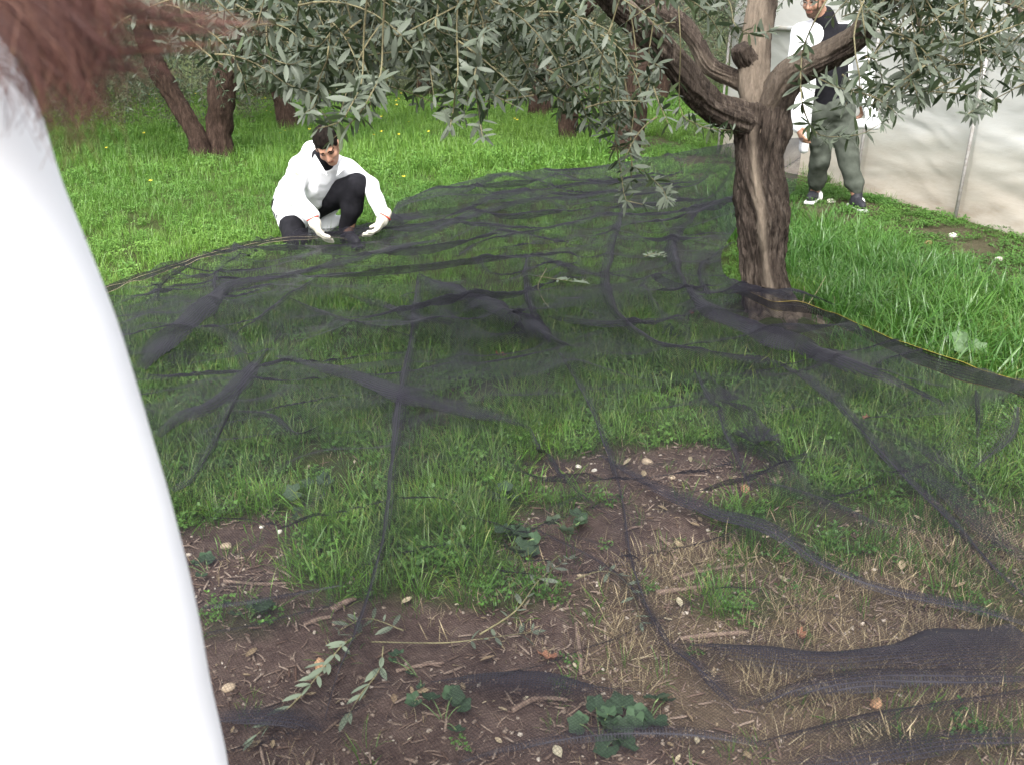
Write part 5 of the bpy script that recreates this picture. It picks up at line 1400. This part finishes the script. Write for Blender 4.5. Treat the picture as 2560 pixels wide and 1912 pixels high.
def coat3(P):
    D = chain(P, [(nk3 - [0, 0, .03], .095), (ch3, .158), ((ch3 + pv3) / 2, .165), (pv3, .20), (pv3 - [0, 0, .30], .225)], .05)
    D = smin(D, sd_cap(P, r1, l1, .092, .092), .05)
    D = smin(D, chain(P, ARM3, .02), .02); D = smin(D, chain(P, [(l1, .095), (l2, .08), (l3, .062)], .03), .03)
    D = np.maximum(D, .62 - P[:, 2])
    return D 
solid('coat', coat3, [nk3, r1, r3, ARM3[-1][0] - [0, 0, .05], l2, l3, pv3 - [.1, .1, .36], pv3 + [.05, .1, 0]], COAT, fp, .0085, .19)
solid('trousers', lambda P: np.maximum(smin(chain(P, [(pv3, .14), (q1, .10), (q2, .075), (q3, .06)], .03), chain(P, [(pv3, .14), (z1, .10), (z2, .075), (z3, .06)], .03), .03), P[:, 2] - 1.0) + wrinkle(P, .005, 12, 63), [pv3, q3, z3], BLACK, fp, .011, .17)
for an in (q3, z3):
    solid('shoe', lambda P: np.minimum(*shoe_sdf(P, an, (-.2, 1), .95, float(fw_base[2]))), [an + [.1, .2, 0], an - [.1, .12, .1]], SHOE, fp, .010, .06)
m, nt, b, o = new_mat('auburn_hair')
oi = attr(nt, 'lt'); nt.links.new(ramp(nt, oi, [(0.0, (0.045, 0.018, 0.017)), (0.55, (0.105, 0.046, 0.038)), (1.0, (0.20, 0.10, 0.065))]), b.inputs['Base Color'])
b.inputs['Roughness'].default_value = .45; b.inputs['Specular IOR Level'].default_value = .4
AUB = m
r = np.random.default_rng(17); mh = MB()
def strand(pts, rad, seed):
    C = catmull(np.array(pts), 16); C[2:] += np.cumsum(r.normal(0, .0011, (14, 3)), 0)
    V, Q, T = tube(C, np.linspace(rad, rad * .5, 16), 3, False); mh.add(V, Q, lt=float(np.clip(r.normal(.45, .28), 0, 1)))
for k in range(1150):
    u = norm(np.array([r.uniform(-.4, 1), r.uniform(-1, .3), r.uniform(-.1, 1)]))
    root = hd3 + u * np.array([.085, .105, .11]) + [0, 0, .03]
    if k % 9 == 0:                                    # wisps flying right
        lane = int(r.choice(6)); e = [(600, 66), (540, 88), (445, 122), (420, 20), (330, 185), (480, 45)][lane]
        ex_ = e[0] + r.normal(0, 55); ey_ = e[1] + r.normal(0, 14)
        m1 = on_y(140 + r.normal(0, 30), [-90, -10, 65, -150, 70, -120][lane] + r.normal(0, 26), .56); m2 = on_y(300 + r.normal(0, 14), [34, 96, 134, -8, 165, 10][lane] + r.normal(0, 17), .52)
        strand([root, (root + m1) / 2 + [.01, -.03, .01], m1, m2, on_y(ex_, ey_, .50)], r.uniform(.00035, .0006), k)
        continue
    Yh = r.uniform(.44, .57)
    # main lock falling to the right of the shoulder, then looser lengths
    c_ = r.choice(5, p=[.16, .26, .18, .25, .15]); tx, ty = [(215, 270), (110, 170), (240, 110), (50, 70), (165, 225)][c_]
    tx += r.normal(0, 48); ty += r.normal(0, 75)
    e = on_y(tx, ty, Yh); mid = on_y(tx * .72 + r.normal(0, 35), ty - r.uniform(110, 240), Yh - .01)
    strand([root, (root + mid) / 2 + [0, -.035, 0], mid, e], r.uniform(.00025, .00048), k)
for k in range(1300):                                  # the rest of the hair on the head and down the back
    a = r.uniform(0, 2 * np.pi); u = np.array([math.cos(a), math.sin(a) * 1.0, r.uniform(.0, 1)]); u = norm(u)
    if (HR3.T @ u)[1] > .55: continue
    root = hd3 + u * np.array([.083, .104, .108]) + [0, 0, .03]
    o2 = np.array([u[0], u[1], 0]) * .12
    strand([hd3 + [0, 0, .145], root, hd3 + o2 + [.02, -.02, -.12], hd3 + o2 * .95 + [.03, -.05, -.27 + r.uniform(-.08, .05)]], .0006, k)
mh.part('hair', AUB, fp)
solid('hair_cap', lambda P: sd_hair(P, hd3, HR3, 1.0, .05, -.12), [hd3], AUB, fp, .008, .16)
# ================================================================ SMALL THINGS
def gpt(px, py):
    z = 0.0
    for _ in range(4):
        p = on_z(px, py, z); z = float(gh(p[0], p[1]))
    return np.array([p[0], p[1], z])
MALLOW = leafy_mat('mallow_leaf', [(0.0, (0.030, 0.058, 0.030)), (0.4, (0.046, 0.080, 0.042)), (1.0, (0.08, 0.12, 0.06))], None, 0.25, 0.75, back=(0.09, 0.12, 0.08), spec=.3)
MALLOWP = leafy_mat('pale_mallow_leaf', [(0.0, (0.13, 0.21, 0.10)), (1.0, (0.20, 0.29, 0.16))], None, 0.3, 0.55, back=(0.24, 0.31, 0.20), spec=.4)
def round_leaf(seed):
    """lobed, pleated round leaf of unit radius, stalk at the origin"""
    r_ = np.random.default_rng(seed); na, nr = 25, 4; V = []
    for i in range(nr):
        q = (i + .15) / (nr - 1 + .15)
        for j in range(na):
            a = -2.75 + 5.5 * j / (na - 1)
            rad = q * (1 + .10 * math.cos(a * 5.7) + .04 * math.cos(a * 17)) * (1 - .12 * abs(a) / 2.75)
            V.append([rad * math.cos(a), rad * math.sin(a), .10 * q * math.cos(a * 5.7) + .22 * q * q + .05 * r_.normal() * q])
    return np.array(V), grid_quads(nr, na)[:, ::-1]
ROUND = [make_mesh('round_leaf', *round_leaf(s), MALLOW, attrs={'h': np.zeros(100)}) for s in range(3)]
ROUNDP = [make_mesh('round_leaf', *round_leaf(s + 7), MALLOWP, attrs={'h': np.zeros(100)}) for s in range(2)]
STALK = simple_mat('leaf_stalk', (0.09, 0.15, 0.05), (0.14, 0.2, 0.08), 50, .6, 0)
def mallow(px, py, n, size, hgt, label, seed, mes=ROUND, spread=.07):
    r_ = np.random.default_rng(seed); b_ = gpt(px, py)
    t = thing('mallow_plant', b_, label, 'plant', 'broad-leaved weeds on the ground')
    for k in range(n):
        a = r_.uniform(0, 6.28); q = spread * r_.uniform(.3, 1.1); h = hgt * r_.uniform(.5, 1.1)
        p = np.array([q * math.cos(a), q * math.sin(a), h])
        V, Q, T = tube(catmull(np.array([[0, 0, -.01], p * [.6, .6, .8], p]), 6), .0016, 4); st_ = obj('stalk', make_mesh('stalk', V, [Q, T], STALK), t)
        lf = obj('leaf', mes[int(r_.integers(len(mes)))], t); lf.location = p
        lf.rotation_euler = (r_.normal(0, .35), r_.normal(0, .35), a + r_.normal(0, .5)); s_ = size * r_.uniform(.65, 1.2); lf.scale = (s_, s_, s_)
for i, a in enumerate([
    (790, 1255, 5, .030, .06, 'dark broad-leaved weed at the top of the left bare patch'), (775, 1305, 3, .026, .05, 'small broad-leaved weed just below the one on the left bare patch'),
    (1290, 1385, 8, .034, .06, 'largest broad-leaved weed, right of the green tuft in the centre'), (1420, 1350, 6, .030, .07, 'broad-leaved weed by the dark net line right of centre'),
    (1270, 1270, 4, .028, .05, 'broad-leaved weed on the upper edge of the central grass'), (1500, 1850, 8, .034, .05, 'broad-leaved weed at the bottom edge, middle of the frame'),
    (1620, 1800, 6, .032, .05, 'broad-leaved weed at the bottom, under the lower net fold'), (1110, 1800, 6, .026, .04, 'light green broad-leaved weed on bare soil near the bottom'),
    (620, 1545, 7, .022, .04, 'low green weed beside the white coat on the left'), (520, 1430, 4, .022, .04, 'small weed against the edge of the white coat'),
    (1050, 1690, 4, .018, .03, 'tiny weed left of the fallen sprig'), (1890, 905, 5, .030, .06, 'broad-leaved weed in front of the dark net fold by the trunk'),
    (1680, 860, 6, .034, .06, 'dark broad-leaved weed between two net folds left of the trunk')]):
    mallow(*a[:6], 400 + i) if len(a) == 6 else None
mallow(2170, 800, 5, .040, .11, 'pale wilted broad leaf weed beside the yellow-edged hem', 431, ROUNDP, .08)
mallow(2420, 925, 6, .042, .12, 'pale grey-green broad weed right behind the hem, near the right edge', 432, ROUNDP, .09)
mallow(2330, 860, 4, .036, .10, 'smaller pale weed between the two pale weeds behind the hem', 433, ROUNDP, .06)

# stones
STN = simple_mat('tan_stone', (0.28, 0.21, 0.14), (0.45, 0.37, 0.27), 40, .9, .4, .004)
STO = simple_mat('orange_stone', (0.36, 0.20, 0.11), (0.48, 0.30, 0.18), 40, .9, .4, .004)
STW = simple_mat('pale_stone', (0.52, 0.48, 0.40), (0.68, 0.65, 0.58), 40, .9, .4, .004)
def rock_mesh(seed):
    r_ = np.random.default_rng(seed); nu, nv = 9, 14; V = []
    for i in range(nu):
        p = np.pi * i / (nu - 1)
        for j in range(nv):
            q = 2 * np.pi * j / nv; V.append([math.sin(p) * math.cos(q), math.sin(p) * math.sin(q), math.cos(p)])
    V = np.array(V); V *= (1 + .25 * noise3(V[:, 0] * 1.4, V[:, 1] * 1.4, V[:, 2] * 1.4, seed) + .10 * noise3(V[:, 0] * 4, V[:, 1] * 4, V[:, 2] * 4, seed + 1))[:, None]
    return V * np.array([1, .75, .6]), grid_quads(nu, nv, True)[:, ::-1]
for i, (px, py, w, mt_, lb) in enumerate([
    (565, 1368, 24, STN, 'tan stone nearest the white coat on the bare soil'), (800, 1665, 30, STO, 'round orange stone among the pale sprig leaves'),
    (572, 1722, 26, STN, 'tan stone low on the left beside the white coat'), (1618, 1157, 22, STN, 'pale brown stone at the upper edge of the right bare patch'),
    (1862, 1224, 26, STO, 'orange stone beside the slanting net edge'), (1942, 1203, 26, STN, 'flat tan stone right of the orange stone'),
    (1446, 1168, 16, STW, 'small pale stone at the left end of the right bare patch'), (1486, 1177, 12, STW, 'smaller pale stone next to the one left on the bare patch'),
    (1680, 1195, 16, STN, 'tan stone in the middle of the right bare patch'), (1755, 1228, 14, STN, 'little tan stone low in the right bare patch'),
    (2497, 652, 17, STW, 'white stone on the path by the right edge'), (2382, 593, 18, STW, 'pale stone on the path near the second pole'),
    (2320, 612, 22, STO, 'brownish stone on the path below the pale one'), (2075, 507, 18, STW, 'pale stone between the feet of the standing man'),
    (700, 1330, 14, STW, 'small pale stone in the left bare patch'), (655, 1318, 10, STW, 'tiniest pale stone in the left bare patch'),
    (1130, 1730, 20, STN, 'tan stone under the fallen sprig near the bottom'), (2190, 1762, 28, STO, 'orange clod in the dry grass at the lower right')]):
    b_ = gpt(px, py); d_ = math.hypot(b_[1], CAM_H); s_ = w / FPX * d_ * .62
    V, Q = rock_mesh(500 + i)
    t = tag(obj('stone', make_mesh('stone', V * s_, Q, mt_)), lb, 'stone', 'stones lying on the soil')
    t.location = b_ + [0, 0, s_ * .25]; t.rotation_euler = (0, 0, i * 1.9)
# sticks
STK = simple_mat('weathered_stick', (0.10, 0.065, 0.05), (0.24, 0.18, 0.14), 60, .9, .4, .003, stretch=(1, 1, .2))
for i, (pts, rad, lb) in enumerate([
    ([(1810, 1385), (1830, 1360), (1838, 1335), (1822, 1322)], .010, 'curved root-like stick in the soil right of centre'), ([(1650, 1345), (1690, 1400)], .006, 'short stick left of the curved root-like stick'),
    ([(1680, 1450), (1760, 1430), (1880, 1412)], .007, 'long stick lying under the curved root-like stick'), ([(1640, 1485), (1760, 1470), (1830, 1462)], .008, 'thick stick below the long stick right of centre'),
    ([(1700, 1600), (1790, 1590), (1870, 1585)], .008, 'stick just above the broad gathered fold'), ([(830, 1530), (890, 1500)], .010, 'wood piece on the soil left of the dark net line'),
    ([(760, 1565), (830, 1545)], .007, 'thinner wood piece beside the one left of the net line'), ([(560, 1455), (640, 1462), (720, 1460)], .006, 'long thin stick on the left bare soil'),
    ([(1440, 1560), (1450, 1640), (1452, 1690)], .007, 'upright-lying stick near the bottom centre'), ([(990, 1680), (1060, 1665), (1110, 1660)], .006, 'thin stick beneath the bare sprig stem'),
    ([(1280, 1780), (1340, 1750), (1420, 1752)], .007, 'stick left of the bottom-centre weed'), ([(1560, 1330), (1600, 1318)], .005, 'small twig at the foot of the dark net line')]):
    P_ = np.array([gpt(*p) for p in pts]); P_[:, 2] += rad * .8
    if len(P_) == 2: P_ = np.vstack([P_[0], P_.mean(0) + [.004, .004, .003], P_[1]])
    C = catmull(P_, 14); rr = rad * (1 + .25 * noise2(np.linspace(0, 5, 14), 0, 600 + i)) * np.linspace(1, .65, 14)
    V, Q, T = tube(C, rr, 8); t = tag(obj('stick', make_mesh('stick', V - P_[0], [Q, T], STK)), lb, 'stick', 'sticks lying on the soil'); t.location = P_[0]
# fallen olive sprigs: stem, and each leaf a part
leafp_me = make_mesh('pale_leaf', LV5, LQ5, LEAFP, attrs={'h': np.zeros(len(LV5))})
def sprig(pts, lb, lme, lift=.0, llen=.06, spacing=.03, on_net=False, seed=0, only_end=0.0, rad=.0025, spread=.75):
    r_ = np.random.default_rng(seed)
    P_ = np.array([(net_pt(*p, .02) if on_net else gpt(*p) + [0, 0, .012 + lift]) for p in pts]); C = catmull(P_, 14)
    t = thing('olive_sprig', P_[0], lb, 'sprig', 'cut olive sprigs')
    V, Q, T = tube(C, np.linspace(rad, rad * .5, 14), 6); part('stem', V, [Q, T], TWIG, t)
    k = int(only_end * 13)
    for f in leaf_frames(C[k:], r_, spacing, llen, .02, spread):
        x, y, z, o_ = f
        x = np.array([x[0], x[1], abs(x[2]) * .25]); L_ = np.linalg.norm(x)
        zup = norm(np.array([r_.normal(0, .5), r_.normal(0, .5), 1.0])); yv = norm(np.cross(zup, x)); zv = np.cross(norm(x), yv)
        lo = obj('leaf', lme, t); lo.matrix_local = leaf_matrix((x, yv * L_, zv * L_, o_), P_[0])
sprig([(1340, 690), (1400, 700), (1455, 705)], 'pale dried sprig lying on the net left of the two central folds', leafp_me, 0, .075, .022, True, 1, .5)
sprig([(1366, 672), (1345, 715), (1358, 750), (1370, 765)], 'bare crooked twig crossing the pale sprig on the net', leafp_me, 0, .03, .2, True, 2, .9)
sprig([(1612, 642), (1635, 634), (1662, 640)], 'small heap of pale leaves on the net left of the trunk', leafp_me, 0, .065, .012, True, 3, .1)
sprig([(1440, 1470), (1500, 1450), (1550, 1465), (1585, 1520), (1600, 1580)], 'sprig with bright pale leaves along the net line at centre right', leafp_me, .02, .055, .030, False, 4, .2)
sprig([(930, 1625), (1100, 1628), (1200, 1618), (1330, 1600)], 'long stemmed green sprig on the soil at the bottom centre', leaf_me, .015, .055, .028, False, 5, .6)
sprig([(1200, 1610), (1290, 1550), (1350, 1470), (1420, 1420)], 'green sprig leaning up from the long stemmed sprig', leaf_me, .02, .055, .034, False, 6, .2)
sprig([(905, 1610), (860, 1640), (820, 1690), (780, 1740)], 'pale leaved sprig around the round orange stone', leafp_me, .025, .060, .026, False, 7, 0, .0025, .5)
sprig([(960, 1640), (950, 1700), (905, 1760), (870, 1820)], 'sprig with long folded pale leaves right of the orange stone', leafp_me, .02, .065, .05, False, 8, .1, .002, .35)
sprig([(780, 1740), (720, 1800), (660, 1850), (640, 1870)], 'sprig with narrow leaves at the lower left near the white coat', leafp_me, .02, .06, .045, False, 9, .1, .002, .35)
sprig([(1010, 1600), (920, 1570), (850, 1600)], 'green sprig just above the pale leaved sprig', leaf_me, .02, .055, .03, False, 10, .1)
# a few dry stems by the trunk
for i, (a, b_, lb) in enumerate([((2015, 770), (2065, 690), 'dry pale grass stalk leaning right beside the trunk base'), ((2005, 765), (2010, 715), 'short dry stalk closest to the trunk base'), ((2080, 780), (2086, 742), 'upright dry stalk right of the trunk base')]):
    p = gpt(*a); e = on_y(b_[0], b_[1], p[1]); V, Q, T = tube(catmull(np.array([p, (p + e) / 2 + [.006, 0, .004], e]), 8), np.linspace(.0022, .001, 8), 5)
    t = tag(obj('dry_stalk', make_mesh('dry_stalk', V - p, [Q, T], PTH)), lb, 'stalk', 'dry stalks at the trunk'); t.location = p
# big fallen leaves
DRL = simple_mat('red_brown_leaf', (0.13, 0.055, 0.035), (0.24, 0.12, 0.07), 30, .8, .3, .003)
for i, (px, py, s_, lb) in enumerate([(1250, 925, .05, 'red-brown dead leaf in the grass at the centre'), (2000, 1605, .045, 'red-brown dead leaf above the broad gathered fold'), (1370, 1660, .05, 'orange-brown dead leaf by the long stemmed sprig'), (2160, 1085, .04, 'pinkish dead leaf under the net on the right'), (1725, 815, .035, 'brown dead leaf beside the dark fold left of the trunk')]):
    V, Q = round_leaf(40 + i); b_ = gpt(px, py) + [0, 0, .02 if py > 1300 else .07]
    V = V * s_ * .6 * np.array([1, .45, 1.5]); t = tag(obj('dead_leaf', make_mesh('dead_leaf', V, Q, DRL)), lb, 'leaf', 'dead leaves on the ground'); t.location = b_; t.rotation_euler = (.15, .1, i * 1.3)
